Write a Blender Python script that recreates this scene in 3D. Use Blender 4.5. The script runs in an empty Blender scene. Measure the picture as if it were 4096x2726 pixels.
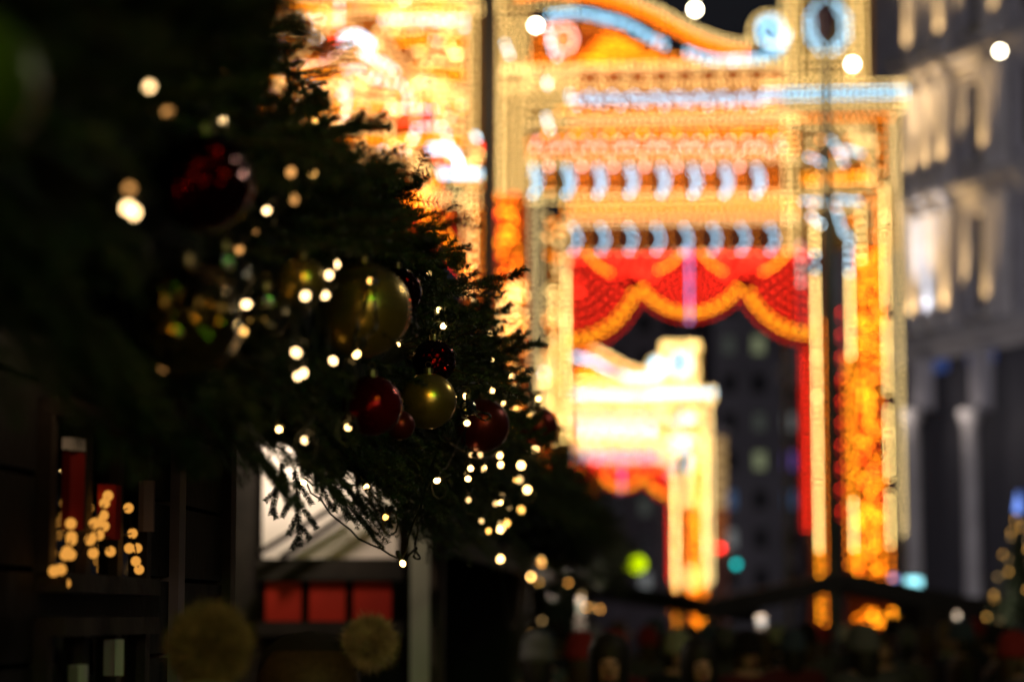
import bpy, bmesh, math, random
import numpy as np
from mathutils import Vector, Matrix, Euler, Quaternion
R = math.radians
random.seed(7); rng = np.random.default_rng(7)
scene = bpy.context.scene
COL = scene.collection

# ------------------------------------------------------------------ camera
CH = 1.65; PITCH = R(6.5); FPX = 4096*85/36.0
cd = bpy.data.cameras.new('camera'); cam = bpy.data.objects.new('camera', cd); COL.objects.link(cam)
cam.location = (0, 0, CH); cam.rotation_euler = (R(90)+PITCH, 0, 0)
cd.lens = 85; cd.sensor_width = 36; cd.clip_start = .05; cd.clip_end = 1200
cd.dof.use_dof = True; cd.dof.focus_distance = 6.35; cd.dof.aperture_fstop = 1.8
scene.camera = cam

# ------------------------------------------------------------------ world / view
w = bpy.data.worlds.new('World'); scene.world = w; w.use_nodes = True
bgn = w.node_tree.nodes['Background']
bgn.inputs[0].default_value = (.72, .74, .9, 1); bgn.inputs[1].default_value = .011
scene.view_settings.view_transform = 'Standard'; scene.view_settings.look = 'None'
scene.view_settings.exposure = 0; scene.view_settings.gamma = 1
scene.render.engine = 'CYCLES'
cy = scene.cycles
cy.use_denoising = True; cy.max_bounces = 6; cy.diffuse_bounces = 2; cy.glossy_bounces = 4
cy.transmission_bounces = 6; cy.transparent_max_bounces = 16; cy.sample_clamp_indirect = 3.0
cy.denoising_prefilter = 'ACCURATE'
cy.use_adaptive_sampling = False
cy.caustics_reflective = False; cy.caustics_refractive = False
cy.use_light_tree = True

# ------------------------------------------------------------------ helpers
def ray(px, py):
    x = px-2048.0; y = 1363.0-py
    return Vector((x, FPX*math.cos(PITCH)-y*math.sin(PITCH), FPX*math.sin(PITCH)+y*math.cos(PITCH)))
def at(px, py, Y):
    d = ray(px, py); k = Y/d.y
    return Vector((d.x*k, Y, CH+d.z*k))

def nodes(name):
    m = bpy.data.materials.new(name); m.use_nodes = True
    return m, m.node_tree, m.node_tree.nodes['Principled BSDF']
def mat(name, col, rough=.7, metal=0., var=.25, scale=8., bump=0., bscale=60., spec=.3, emit=None, es=0., coat=0.):
    m, nt, b = nodes(name)
    b.inputs['Roughness'].default_value = rough; b.inputs['Metallic'].default_value = metal
    b.inputs['Specular IOR Level'].default_value = spec; b.inputs['Coat Weight'].default_value = coat
    tc = nt.nodes.new('ShaderNodeTexCoord'); nz = nt.nodes.new('ShaderNodeTexNoise')
    nz.inputs['Scale'].default_value = scale; nz.inputs['Detail'].default_value = 5
    nt.links.new(tc.outputs['Object'], nz.inputs['Vector'])
    rp = nt.nodes.new('ShaderNodeMapRange'); rp.inputs[1].default_value = .3; rp.inputs[2].default_value = .7
    rp.inputs[3].default_value = 1-var; rp.inputs[4].default_value = 1+var
    nt.links.new(nz.outputs[0], rp.inputs[0])
    mx = nt.nodes.new('ShaderNodeVectorMath'); mx.operation = 'SCALE'; mx.inputs[0].default_value = col[:3]
    nt.links.new(rp.outputs[0], mx.inputs['Scale']); nt.links.new(mx.outputs[0], b.inputs['Base Color'])
    if bump:
        n2 = nt.nodes.new('ShaderNodeTexNoise'); n2.inputs['Scale'].default_value = bscale; n2.inputs['Detail'].default_value = 6
        nt.links.new(tc.outputs['Object'], n2.inputs['Vector'])
        bp = nt.nodes.new('ShaderNodeBump'); bp.inputs['Strength'].default_value = bump; bp.inputs['Distance'].default_value = .01
        nt.links.new(n2.outputs[0], bp.inputs['Height']); nt.links.new(bp.outputs[0], b.inputs['Normal'])
    if emit:
        b.inputs['Emission Color'].default_value = (*emit, 1); b.inputs['Emission Strength'].default_value = es
    return m
def emis(name, col, s):
    m = bpy.data.materials.new(name); m.use_nodes = True; nt = m.node_tree; nt.nodes.clear()
    o = nt.nodes.new('ShaderNodeOutputMaterial'); e = nt.nodes.new('ShaderNodeEmission')
    e.inputs[0].default_value = (*col, 1); e.inputs[1].default_value = s
    nt.links.new(e.outputs[0], o.inputs[0]); return m
def glass_mat(name, tint=(.9, .95, 1), rough=.02):
    m = bpy.data.materials.new(name); m.use_nodes = True; nt = m.node_tree; nt.nodes.clear()
    o = nt.nodes.new('ShaderNodeOutputMaterial'); g = nt.nodes.new('ShaderNodeBsdfGlossy'); t = nt.nodes.new('ShaderNodeBsdfTransparent')
    f = nt.nodes.new('ShaderNodeFresnel'); mx = nt.nodes.new('ShaderNodeMixShader')
    f.inputs[0].default_value = 1.5; g.inputs['Roughness'].default_value = rough; t.inputs[0].default_value = (*tint, 1)
    nt.links.new(f.outputs[0], mx.inputs[0]); nt.links.new(t.outputs[0], mx.inputs[1]); nt.links.new(g.outputs[0], mx.inputs[2])
    nt.links.new(mx.outputs[0], o.inputs[0]); return m

class MB:
    def __init__(s): s.v = []; s.f = []; s.m = []
    def add(s, vs, fs, mi=0):
        o = len(s.v); s.v += [tuple(v) for v in vs]; s.f += [tuple(o+i for i in f) for f in fs]; s.m += [mi]*len(fs)
    def box(s, c, d, rot=None, mi=0, bev=0.0):
        x, y, z = d[0]/2, d[1]/2, d[2]/2
        vs = [Vector((i*x, j*y, k*z)) for i in (-1, 1) for j in (-1, 1) for k in (-1, 1)]
        if rot is not None: vs = [rot @ v for v in vs]
        s.add([v+Vector(c) for v in vs], [(0,1,3,2),(4,6,7,5),(0,4,5,1),(2,3,7,6),(0,2,6,4),(1,5,7,3)], mi)
    def bar(s, p, q, r, n=8, mi=0, r2=None, cap=True):
        s.tube([p, q], [r, r if r2 is None else r2], n, mi, cap)
    def tube(s, pts, rs, n=6, mi=0, cap=True):
        pts = [Vector(p) for p in pts]
        if not hasattr(rs, '__len__'): rs = [rs]*len(pts)
        o = len(s.v); up = None
        for i, p in enumerate(pts):
            t = (pts[min(i+1, len(pts)-1)]-pts[max(i-1, 0)])
            if t.length < 1e-9: t = Vector((0, 0, 1))
            t.normalize()
            if up is None or abs(up.dot(t)) > .98: up = Vector((0, 0, 1)) if abs(t.z) < .9 else Vector((1, 0, 0))
            a = t.cross(up).normalized(); b = a.cross(t).normalized(); up = b
            for k in range(n):
                an = 2*math.pi*k/n
                s.v.append(tuple(p+(a*math.cos(an)+b*math.sin(an))*rs[i]))
        for i in range(len(pts)-1):
            for k in range(n):
                s.f.append((o+i*n+k, o+i*n+(k+1) % n, o+(i+1)*n+(k+1) % n, o+(i+1)*n+k)); s.m.append(mi)
        if cap:
            s.f.append(tuple(o+k for k in range(n))[::-1]); s.m.append(mi)
            s.f.append(tuple(o+(len(pts)-1)*n+k for k in range(n))); s.m.append(mi)
    def sphere(s, c, r, nu=16, nv=10, mi=0, sc=(1, 1, 1)):
        prof = [(math.sin(math.pi*i/nv)*r, -math.cos(math.pi*i/nv)*r) for i in range(nv+1)]
        s.lathe(prof, c, nu, mi, sc)
    def lathe(s, prof, c=(0, 0, 0), n=16, mi=0, sc=(1, 1, 1)):
        o = len(s.v)
        for (r, z) in prof:
            for k in range(n):
                an = 2*math.pi*k/n
                s.v.append((c[0]+math.cos(an)*r*sc[0], c[1]+math.sin(an)*r*sc[1], c[2]+z*sc[2]))
        for i in range(len(prof)-1):
            for k in range(n):
                s.f.append((o+i*n+k, o+i*n+(k+1) % n, o+(i+1)*n+(k+1) % n, o+(i+1)*n+k)); s.m.append(mi)
    def mesh(s, name, mats, smooth=False):
        me = bpy.data.meshes.new(name); me.from_pydata(s.v, [], s.f)
        for m in (mats if isinstance(mats, (list, tuple)) else [mats]): me.materials.append(m)
        me.polygons.foreach_set('material_index', s.m)
        if smooth: me.polygons.foreach_set('use_smooth', [True]*len(s.f))
        me.update(); return me
    def build(s, name, mats, parent=None, smooth=False, loc=None):
        return link(name, s.mesh(name, mats, smooth), parent, loc)
def link(name, me, parent=None, loc=None, rot=None):
    o = bpy.data.objects.new(name, me); COL.objects.link(o); o.parent = parent
    if loc is not None: o.location = loc
    if rot is not None: o.rotation_euler = rot
    return o
def tag(o, label=None, cat=None, group=None, kind=None):
    if label: o['label'] = label
    if cat: o['category'] = cat
    if group: o['group'] = group
    if kind: o['kind'] = kind
    return o
def empty(name, loc=(0, 0, 0), rz=0, label=None, cat=None, group=None):
    o = bpy.data.objects.new(name, None); COL.objects.link(o); o.location = loc; o.rotation_euler = (0, 0, rz)
    o.empty_display_size = .1
    return tag(o, label, cat, group)
def copy_tree(o, parent=None):
    c = o.copy(); COL.objects.link(c); c.parent = parent
    for ch in list(o.children): copy_tree(ch, c)
    return c
def lamp(name, loc, power, col, r=.05, parent=None, typ='POINT', rot=None, spot=None):
    l = bpy.data.lights.new(name, typ); l.energy = power; l.color = col; l.shadow_soft_size = r
    if spot: l.spot_size = spot; l.spot_blend = .6
    o = bpy.data.objects.new(name, l); COL.objects.link(o); o.location = loc; o.parent = parent
    if rot is not None: o.rotation_euler = rot
    o['kind'] = 'helper'
    return o

# icosahedron for bulbs
ph = (1+5**.5)/2
ICO_V = np.array([(-1,ph,0),(1,ph,0),(-1,-ph,0),(1,-ph,0),(0,-1,ph),(0,1,ph),(0,-1,-ph),(0,1,-ph),(ph,0,-1),(ph,0,1),(-ph,0,-1),(-ph,0,1)])/math.sqrt(1+ph*ph)
ICO_F = np.array([(0,11,5),(0,5,1),(0,1,7),(0,7,10),(0,10,11),(1,5,9),(5,11,4),(11,10,2),(10,7,6),(7,1,8),(3,9,4),(3,4,2),(3,2,6),(3,6,8),(3,8,9),(4,9,5),(2,4,11),(6,2,10),(8,6,7),(9,8,1)])
def fast_mesh(name, V, F, mats, mi=None, smooth=False):
    me = bpy.data.meshes.new(name); n = F.shape[1]
    me.vertices.add(len(V)); me.vertices.foreach_set('co', V.astype(np.float32).ravel())
    me.loops.add(F.size); me.loops.foreach_set('vertex_index', F.astype(np.int32).ravel())
    me.polygons.add(len(F)); me.polygons.foreach_set('loop_start', np.arange(0, F.size, n, dtype=np.int32))
    for m in mats: me.materials.append(m)
    if mi is not None: me.polygons.foreach_set('material_index', mi.astype(np.int32))
    if smooth: me.polygons.foreach_set('use_smooth', np.ones(len(F), bool))
    me.update(calc_edges=True); me.validate(); return me
def bulbs_mesh(name, P, rad, mi, mats):
    P = np.asarray(P, float); rad = np.asarray(rad, float)
    V = (ICO_V[None]*rad[:, None, None]+P[:, None]).reshape(-1, 3)
    F = (ICO_F[None]+12*np.arange(len(P))[:, None, None]).reshape(-1, 3)
    return fast_mesh(name, V, F, mats, np.repeat(mi, 20))

# ------------------------------------------------------------------ materials
M = {}
M['black_wood'] = mat('black_wood', (.016, .013, .011), .75, var=.4, scale=5, bump=.3, bscale=40)
M['dark_wood'] = mat('dark_wood', (.05, .035, .025), .7, var=.4, scale=6, bump=.3, bscale=40)
M['roof'] = mat('roof_felt', (.018, .018, .02), .9, var=.3)
M['pale_post'] = mat('pale_painted_post', (.38, .38, .29), .6, var=.12, scale=4)
M['grey_post'] = mat('grey_pink_post', (.3, .24, .24), .6, var=.12, scale=4)
M['white_panel'] = mat('white_panel', (.72, .66, .62), .6, var=.06, scale=2)
M['red_panel'] = mat('red_panel', (.34, .014, .005), .6, var=.15, scale=4)
M['pole'] = mat('dark_pole_paint', (.06, .055, .05), .5, var=.2)
M['green_pole'] = mat('green_grey_pole_paint', (.07, .085, .08), .45, var=.2)
M['asphalt'] = mat('asphalt', (.045, .045, .048), .75, var=.3, scale=3, bump=.3, bscale=80)
M['glass'] = glass_mat('window_glass')
M['wire'] = mat('green_black_wire', (.012, .016, .012), .5, var=.2, spec=.4)
M['bark'] = mat('fir_bark', (.05, .035, .02), .9, var=.4, scale=40)
M['orange_board'] = mat('orange_board', (.42, .10, .004), .6, var=.25, scale=3)
M['amber_board'] = mat('amber_board', (.17, .085, .012), .6, var=.15, scale=3)
M['brown_board'] = mat('brown_board', (.08, .02, .004), .7, var=.2, scale=3)
M['red_board'] = mat('red_board', (.12, .002, .0015), .7, var=.15, scale=3)
M['steel'] = mat('frame_steel', (.12, .11, .10), .5, metal=.6, var=.2)
M['gold'] = mat('gold_bauble', (.74, .52, .12), .27, metal=.9, var=.12, scale=14, bump=.05, bscale=300)
M['gold_gl'] = mat('gold_glitter_bauble', (.62, .42, .12), .3, metal=1., var=.3, scale=60, bump=1.0, bscale=260)
M['silver_gl'] = mat('silver_glitter_bauble', (.45, .45, .36), .3, metal=1., var=.3, scale=60, bump=1.0, bscale=260)
M['red_gl'] = mat('red_glitter_bauble', (.5, .02, .012), .25, metal=.9, var=.4, scale=50, bump=.9, bscale=220)
M['red'] = mat('red_bauble', (.30, .008, .005), .14, metal=.8, var=.15, scale=12, bump=.12, bscale=120)
M['dark_red'] = mat('dark_red_bauble', (.16, .02, .015), .3, metal=.7, var=.15, scale=12)
M['lime'] = mat('lime_bauble', (.07, .14, .012), .35, metal=.4, var=.12, scale=12)
M['cap'] = mat('bauble_cap_metal', (.5, .42, .2), .35, metal=1., var=.1)
M['led'] = emis('fairy_light_glow', (1, .60, .20), 13)
M['led_am'] = emis('fairy_light_amber_glow', (1, .50, .10), 4.5)
M['led_dim'] = emis('fairy_light_dim_glow', (1, .60, .22), 2.2)
M['lantern'] = emis('lantern_glow', (1, .88, .62), 34)
def glitter(name, col, scale, amt):
    m, nt, b = nodes(name); b.inputs['Metallic'].default_value = 1; b.inputs['Roughness'].default_value = .14; b.inputs['Base Color'].default_value = (*col, 1)
    tc = nt.nodes.new('ShaderNodeTexCoord'); vo = nt.nodes.new('ShaderNodeTexVoronoi'); vo.inputs['Scale'].default_value = scale
    nt.links.new(tc.outputs['Object'], vo.inputs['Vector'])
    a = nt.nodes.new('ShaderNodeVectorMath'); a.operation = 'SUBTRACT'; a.inputs[1].default_value = (.5, .5, .5); nt.links.new(vo.outputs['Color'], a.inputs[0])
    c = nt.nodes.new('ShaderNodeVectorMath'); c.operation = 'SCALE'; c.inputs['Scale'].default_value = amt; nt.links.new(a.outputs[0], c.inputs[0])
    ge = nt.nodes.new('ShaderNodeNewGeometry'); d = nt.nodes.new('ShaderNodeVectorMath'); nt.links.new(c.outputs[0], d.inputs[0]); nt.links.new(ge.outputs['Normal'], d.inputs[1])
    e = nt.nodes.new('ShaderNodeVectorMath'); e.operation = 'NORMALIZE'; nt.links.new(d.outputs[0], e.inputs[0]); nt.links.new(e.outputs[0], b.inputs['Normal']); return m
M['gold_gl'] = glitter('gold_glitter_bauble', (.34, .24, .07), 130, 1.2)
M['silver_gl'] = glitter('silver_glitter_bauble', (.26, .27, .20), 130, 1.2)
M['red_gl'] = glitter('red_glitter_bauble', (.11, .003, .002), 130, 1.1)
# needles: dark fir green with lighter tips
m, nt, b = nodes('fir_needles')
oi = nt.nodes.new('ShaderNodeObjectInfo'); ge = nt.nodes.new('ShaderNodeNewGeometry')
cr = nt.nodes.new('ShaderNodeValToRGB'); ad = nt.nodes.new('ShaderNodeMath'); ad.operation = 'ADD'
ml = nt.nodes.new('ShaderNodeMath'); ml.operation = 'MULTIPLY'; ml.inputs[1].default_value = .5
nt.links.new(oi.outputs['Random'], ad.inputs[0]); nt.links.new(ge.outputs['Random Per Island'], ad.inputs[1])
nt.links.new(ad.outputs[0], ml.inputs[0]); nt.links.new(ml.outputs[0], cr.inputs[0])
cr.color_ramp.elements[0].color = (.013, .030, .015, 1); cr.color_ramp.elements[1].color = (.042, .072, .03, 1)
nt.links.new(cr.outputs[0], b.inputs['Base Color']); b.inputs['Roughness'].default_value = .5
M['needle'] = m

# ================================================================== SETTING
g = MB(); g.add([(-400, -60, 0), (400, -60, 0), (400, 900, 0), (-400, 900, 0)], [(0, 1, 2, 3)])
tag(g.build('ground', M['asphalt']), kind='structure')

# ================================================================== ILLUMINATED ARCH
ROT = R(5.1); AO = Vector((0, 45, 0)); AU = Vector((math.cos(ROT), -math.sin(ROT), 0)); AN = Vector((-math.sin(ROT), -math.cos(ROT), 0))
def A(px, py):
    d = ray(px, py); C = Vector((0, 0, CH)); k = (AO-C).dot(AN)/d.dot(AN)
    p = C+d*k; return (p-AO).dot(AU), p.z
def Az(y): return A(2700, y)[1]
def Au(x, y=1300): return A(x, y)[0]

BC = {'Y': ((1, .66, .22), 6.0), 'Yd': ((1, .70, .28), 3.6), 'Yb': ((1, .68, .22), 15.), 'O': ((1, .22, .005), 7.5), 'Ob': ((1, .32, .01), 10.),
      'R': ((1, .025, .01), 7.5), 'W': ((.38, .74, 1), 7.5), 'Wb': ((.55, .84, 1), 11.), 'P': ((1, .50, .42), 9.), 'V': ((.50, .40, 1), 5.), 'Od': ((1, .25, .006), 3.), 'Rd': ((1, .02, .01), 2.5)}
BK = list(BC)
B = []   # u, z, key, depth, radius, big
SP = .085
def strand(key, uz, sp=SP, dep=.10, r=.021, jit=0., big=False):
    L = [0]
    for a, b_ in zip(uz, uz[1:]): L.append(L[-1]+math.dist(a, b_))
    n = max(1, int(round(L[-1]/(sp*1.35)))); j = 0
    for i in range(n+1):
        s = L[-1]*i/n
        while j < len(uz)-2 and s > L[j+1]: j += 1
        t = 0 if L[j+1] == L[j] else (s-L[j])/(L[j+1]-L[j])
        u = uz[j][0]+(uz[j+1][0]-uz[j][0])*t; z = uz[j][1]+(uz[j+1][1]-uz[j][1])*t
        B.append((u+random.gauss(0, jit), z+random.gauss(0, jit), key, dep, r, big))
def H(key, x0, x1, y, **k): z = Az(y); strand(key, [(Au(x0, y), z), (Au(x1, y), z)], **k)
def Vv(key, x, y0, y1, **k): u = Au(x); strand(key, [(u, max(.25, Az(y0))), (u, max(.25, Az(y1)))], **k)
def Pl(key, pts, **k): strand(key, [A(*p) for p in pts], **k)
def smooth(pts, n=8):
    P = [np.array(p, float) for p in pts]; P = [2*P[0]-P[1]]+P+[2*P[-1]-P[-2]]; out = []
    for i in range(1, len(P)-2):
        for t in np.linspace(0, 1, n, endpoint=False):
            out.append(tuple(.5*((2*P[i])+(-P[i-1]+P[i+1])*t+(2*P[i-1]-5*P[i]+4*P[i+1]-P[i+2])*t*t+(-P[i-1]+3*P[i]-3*P[i+1]+P[i+2])*t**3)))
    out.append(tuple(P[-2])); return out
def fill(keys, x0, x1, y0, y1, n, avoid=(), dep=.08, r=.021, keepout=26):
    k = 0
    while k < n:
        x = random.uniform(x0, x1); y = random.uniform(y0, y1); k += 1
        bad = False
        for pl in avoid:
            for a, b_ in zip(pl, pl[1:]):
                ax, ay, bx, by = *a, *b_
                t = max(0, min(1, ((x-ax)*(bx-ax)+(y-ay)*(by-ay))/((bx-ax)**2+(by-ay)**2)))
                if math.hypot(x-ax-t*(bx-ax), y-ay-t*(by-ay)) < keepout: bad = True
        if bad: continue
        u, z = A(x, y); B.append((u, z, random.choice(keys), dep, r, False))

def small_arch():      # the right hand portal
    # ---- block on top with ring
    for x in (3148, 3178, 3207): Vv('Y', x, -70, 335)
    for x in (3418, 3447, 3476): Vv('Y', x, -70, 335)
    for y in (-70, -45, -20): H('Y', 3148, 3480, y)
    for rr in (0, 24):
        pts = []
        for k in range(9):
            an = R(22.5+45*k); pts.append((3310+(60+rr)*math.cos(an)*1.05, 112+(84+rr)*math.sin(an)))
        Pl('W', pts, sp=.10)
    for y in (232, 262, 300, 328): H('Y', 3230, 3400, y, sp=.10)
    for x in (3235, 3390): Vv('Yd', x, -60, 0)
    # ---- cornice right
    for y, k in ((350, 'Y'), (378, 'W'), (402, 'W'), (430, 'Y'), (458, 'Yd')): H(k, 3060, 3622, y)
    H('O', 3140, 3560, 486)
    Vv('Y', 3620, 350, 455)
    # ---- frieze rows
    H('Y', 2020, 3140, 262); H('Yd', 2020, 3140, 276)
    for i in range(11):
        x = 2125+i*96
        for dx in (-14, 14): Vv('Y', x+dx, 288, 330, sp=.10)
    H('Y', 2020, 3120, 346)
    zz = []
    for i in range(36): zz.append((2280+i*22, 383+(20 if i % 4 in (1, 2) else 0)+(6 if i % 2 else -4)))
    Pl('W', zz, sp=.095); Pl('W', [(x, y+22) for x, y in zz], sp=.15)
    H('Ob', 2240, 3080, 440, sp=.12); H('Yd', 2180, 3160, 462); H('Y', 2120, 3200, 480); H('Yd', 2120, 3200, 502); H('Ob', 2200, 3120, 528, sp=.12)
    for i in range(8):                       # rosettes
        x = 2185+i*128
        for (dx, dy) in ((-32, -20), (32, -20), (0, 26), (0, -46), (-46, 10), (46, 10)):
            u, z = A(x+dx, 585+dy); B.append((u, z, 'P' if dy > -30 else 'Ob', .1, .026, False))
    H('O', 2120, 3180, 560); H('O', 2120, 3180, 612); H('Od', 2120, 3180, 590)
    H('Yd', 2120, 3200, 632); H('Yd', 2120, 3200, 652)
    for i, x in enumerate((2135, 2268, 2392, 2518, 2646, 2772, 2898, 3025)):    # crescents
        pts = [(x+24*math.sin(math.pi*t), 672+110*t) for t in np.linspace(0, 1, 9)]
        Pl('W', pts, sp=.085); Pl('W', [(a-12, b_+8) for a, b_ in pts[1:-1]], sp=.12)
        Pl('O', [(x+62, 700), (x+66, 770)], sp=.11); Pl('Y', [(x+30, 775), (x+90, 775)], sp=.13)
        if i < 7: u, z = A(x+62, 672); B.append((u, z, 'P', .1, .03, False))
    H('Y', 2120, 3200, 798); H('Ob', 2260, 3180, 822, sp=.11); H('Y', 2280, 3180, 842); H('O', 2260, 3180, 862, sp=.12); H('Yd', 2280, 3200, 880); H('Yd', 2280, 3200, 897)
    for x in (2294, 2404, 2515, 2625, 2737, 2850, 2964, 3080):
        pts = [(x+22*math.sin(math.pi*t), 912+95*t) for t in np.linspace(0, 1, 8)]
        Pl('W', pts, sp=.09); Pl('Od', [(x+50, 930), (x+52, 985)], sp=.1); Pl('Yd', [(x+20, 1010), (x+80, 1010)], sp=.15)
    # ---- curved pediment
    edge = smooth([(3010, 172), (2950, 168), (2880, 152), (2800, 122), (2720, 82), (2640, 38), (2560, 2), (2470, -30), (2350, -60), (2200, -75), (2080, -60)])
    Pl('Y', edge); Pl('Yd', [(x, y+14) for x, y in edge])
    for o_ in (30, 46, 60): Pl('O', [(x-4, y+o_) for x, y in edge[4:]], sp=.095)
    sp_ = []
    for k in range(60):
        t = k/59; an = R(-200+t*760); rr = 78*(1-t)+6; sp_.append((3082+rr*math.cos(an)*1.0, 128+rr*math.sin(an)))
    Pl('Y', sp_[:26]); Pl('W', sp_[22:], sp=.06)
    Pl('W', [(3082+52*math.cos(R(a)), 128+56*math.sin(R(a))) for a in range(-160, 150, 15)])
    for seg in ([(2200, 60), (2290, 50), (2360, 55), (2420, 72)], [(2440, 75), (2500, 92), (2560, 125), (2620, 160), (2660, 175)], [(2750, 205), (2810, 226), (2870, 238), (2930, 238)], [(2940, 236), (3010, 234), (3070, 222), (3125, 190), (3150, 140)]):
        s_ = smooth(seg); Pl('W', s_, sp=.075); Pl('W', [(x, y+18) for x, y in s_], sp=.12)
    ring = [(2255+46*math.cos(R(a)), 160+52*math.sin(R(a))) for a in range(0, 361, 20)]
    Pl('P', ring, sp=.07); Pl('Wb', [(2190, 110), (2200, 150), (2205, 200), (2230, 235)], sp=.12)
    Pl('Y', [(2255+20*math.cos(R(a)), 160+22*math.sin(R(a))) for a in range(0, 361, 40)], sp=.12)
    for q in range(5):
        s_ = smooth([(2340+q*12, 245), (2370+q*30, 190), (2430+q*30, 180), (2480+q*30, 230)], 6); Pl('O', s_, sp=.11)
    for rr in (24, 45, 66): Pl('O', [(2445+rr*math.cos(R(a)), 205+rr*math.sin(R(a))) for a in range(0, 361, 30)], sp=.12)
    for y in (232, 250): H('O', 2130, 2780, y, sp=.12)
    Pl('Od', [(2600, 190), (2700, 225), (2800, 252), (2950, 256)], sp=.1)
    fill(['O', 'Od'], 2140, 2700, 100, 250, 60, avoid=([(2480, 110), (2560, 150)],))
    # ---- draped curtain
    def scallop(cx, cy, rx, ry, a0=200, a1=340, red=True):
        def arc(s): return [(cx+rx*s*math.cos(R(a)), cy-ry*s*math.sin(R(a))) for a in np.linspace(a0, a1, 18)]
        Pl('Ob', arc(1.0), sp=.10, dep=.16); Pl('Ob', arc(.94), sp=.13, dep=.16); Pl('Rd', arc(1.09), sp=.10, dep=.12)
        for s in (.86, .76, .66, .56, .46, .36): Pl('R', arc(s), sp=.11, dep=.12)
    scallop(2285, 1000, 300, 372, 270, 330); scallop(2760, 1000, 250, 262, 218, 322); scallop(3235, 1000, 290, 345, 212, 270)
    for a, b_ in (((2345, 1015), (2440, 1095)), ((2635, 1085), (2725, 1020)), ((2805, 1015), (2890, 1090)), ((3055, 1090), (3150, 1015))):
        Pl('Ob', [a, ((a[0]+b_[0])/2, (a[1]+b_[1])/2+12), b_], sp=.075, dep=.18)
    for y in (1018, 1032, 1046): H('R', 2285, 3225, y, sp=.12, dep=.1)
    fill(['R'], 2440, 2660, 1020, 1110, 50); fill(['R'], 2880, 3080, 1020, 1110, 50); fill(['R'], 2290, 2330, 1010, 1180, 12)
    Vv('V', 2760, 1010, 1290, sp=.10, dep=.25)
    # ---- right leg
    Vv('Yd', 3600, 470, 2130); Vv('Yd', 3572, 500, 760); Vv('Yd', 3592, 470, 2140, sp=.1)
    for a, b_ in ((768, 875), (884, 1071), (1090, 1232), (1295, 1400), (1405, 1575), (1644, 1728), (1744, 1912), (1981, 2180)): Vv('Yb', 3545, a, b_, sp=.10, big=True)
    Vv('O', 3545, 2185, 2760, sp=.11)
    for a, b_ in ((915, 1015), (1115, 1275), (1290, 1430), (1440, 1590), (1597, 2195)): Vv('Yb', 3263, a, b_, sp=.082, big=True)
    Vv('Wb', 3263, 1030, 1085, sp=.14); Vv('Ob', 3263, 2205, 2780, sp=.10); Vv('O', 3285, 1300, 2780, sp=.12)
    Vv('Wb', 3400, 1000, 1100, sp=.12); Vv('Yb', 3400, 1110, 1430, sp=.082, big=True); Vv('Ob', 3400, 1440, 2000, sp=.09)
    Vv('Yb', 3400, 2010, 2190, sp=.085, big=True); Vv('Ob', 3400, 2205, 2360, sp=.1); Vv('O', 3405, 2470, 2700, sp=.13)
    Vv('Yb', 3448, 850, 1050, sp=.12); Vv('O', 3378, 1440, 2300, sp=.14)
    fill(['O', 'O', 'Ob', 'R'], 3425, 3530, 1000, 2320, 420); fill(['O', 'Ob'], 3440, 3600, 2440, 2620, 60)
    for x in (3205, 3222): Vv('R' if x > 3210 else 'Rd', x, 1420, 2115, sp=.09)
    for y in range(1250, 2100, 88):
        for x in (3305, 3362): u, z = A(x, y); B.append((u, z, 'R', .1, .022, False)); B.append((u, z-.12, 'Rd', .1, .022, False))
    # ---- capital
    for x in (3150, 3182): Vv('Y', x, 490, 1010)
    Vv('P', 3205, 990, 1140, sp=.12)
    for y, k in ((512, 'Y'), (545, 'Yd'), (715, 'Ob'), (738, 'Ob'), (765, 'Y'), (590, 'Yd'), (840, 'Yd')): H(k, 3220, 3480, y, sp=.10)
    for seg in ([(3235, 632), (3275, 645), (3310, 690)], [(3325, 565), (3350, 600), (3375, 655)], [(3380, 600), (3440, 618)], [(3215, 808), (3310, 812)], [(3325, 800), (3430, 808)], [(3345, 840), (3370, 930), (3400, 960)]): Pl('W', seg, sp=.08)
    Pl('Wb', [(3245, 870), (3300, 915)], sp=.09); Pl('Y', [(3420, 560), (3500, 560)], sp=.1); Vv('Yd', 3500, 560, 760); Vv('O', 3520, 800, 1300, sp=.08); Vv('O', 3540, 520, 700, sp=.12)
    fill(['O', 'Yd', 'Y'], 3225, 3520, 500, 960, 90)
    # ---- left leg
    for x in (2010, 2040, 2070, 2098): Vv('Y', x, 280, 760, sp=.095)
    for x in (2024, 2052, 2082, 2110): Vv('Y', x, 60, 270, sp=.09)
    Pl('Wb', [(2022, 180), (2040, 225)], sp=.1); Pl('Wb', [(2190, 330), (2192, 345)], sp=.1); Pl('Wb', [(2185, 470), (2200, 520)], sp=.12)
    for y in (300, 320, 370, 400, 430): H('Y', 2120, 2290, y, sp=.1)
    Vv('Yd', 2128, 600, 1780); Vv('Yd', 2160, 790, 1780, sp=.078); Vv('Yd', 2268, 870, 1090, sp=.08); Vv('Yd', 2236, 960, 1090)
    for a, b_ in ((1100, 1280), (1295, 1760)): Vv('Yb', 2266, a, b_, sp=.08); Vv('Yb', 2215, a+60, b_, sp=.10)
    fill(['O', 'Od', 'Y'], 2180, 2275, 860, 1700, 80); fill(['O', 'R', 'Ob'], 1992, 2075, 780, 1130, 70); fill(['Yb', 'Ob'], 1995, 2110, 1120, 1760, 70)
    Vv('Yb', 2060, 1100, 1760, sp=.12); Vv('Yb', 2010, 1150, 1760, sp=.14)

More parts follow.
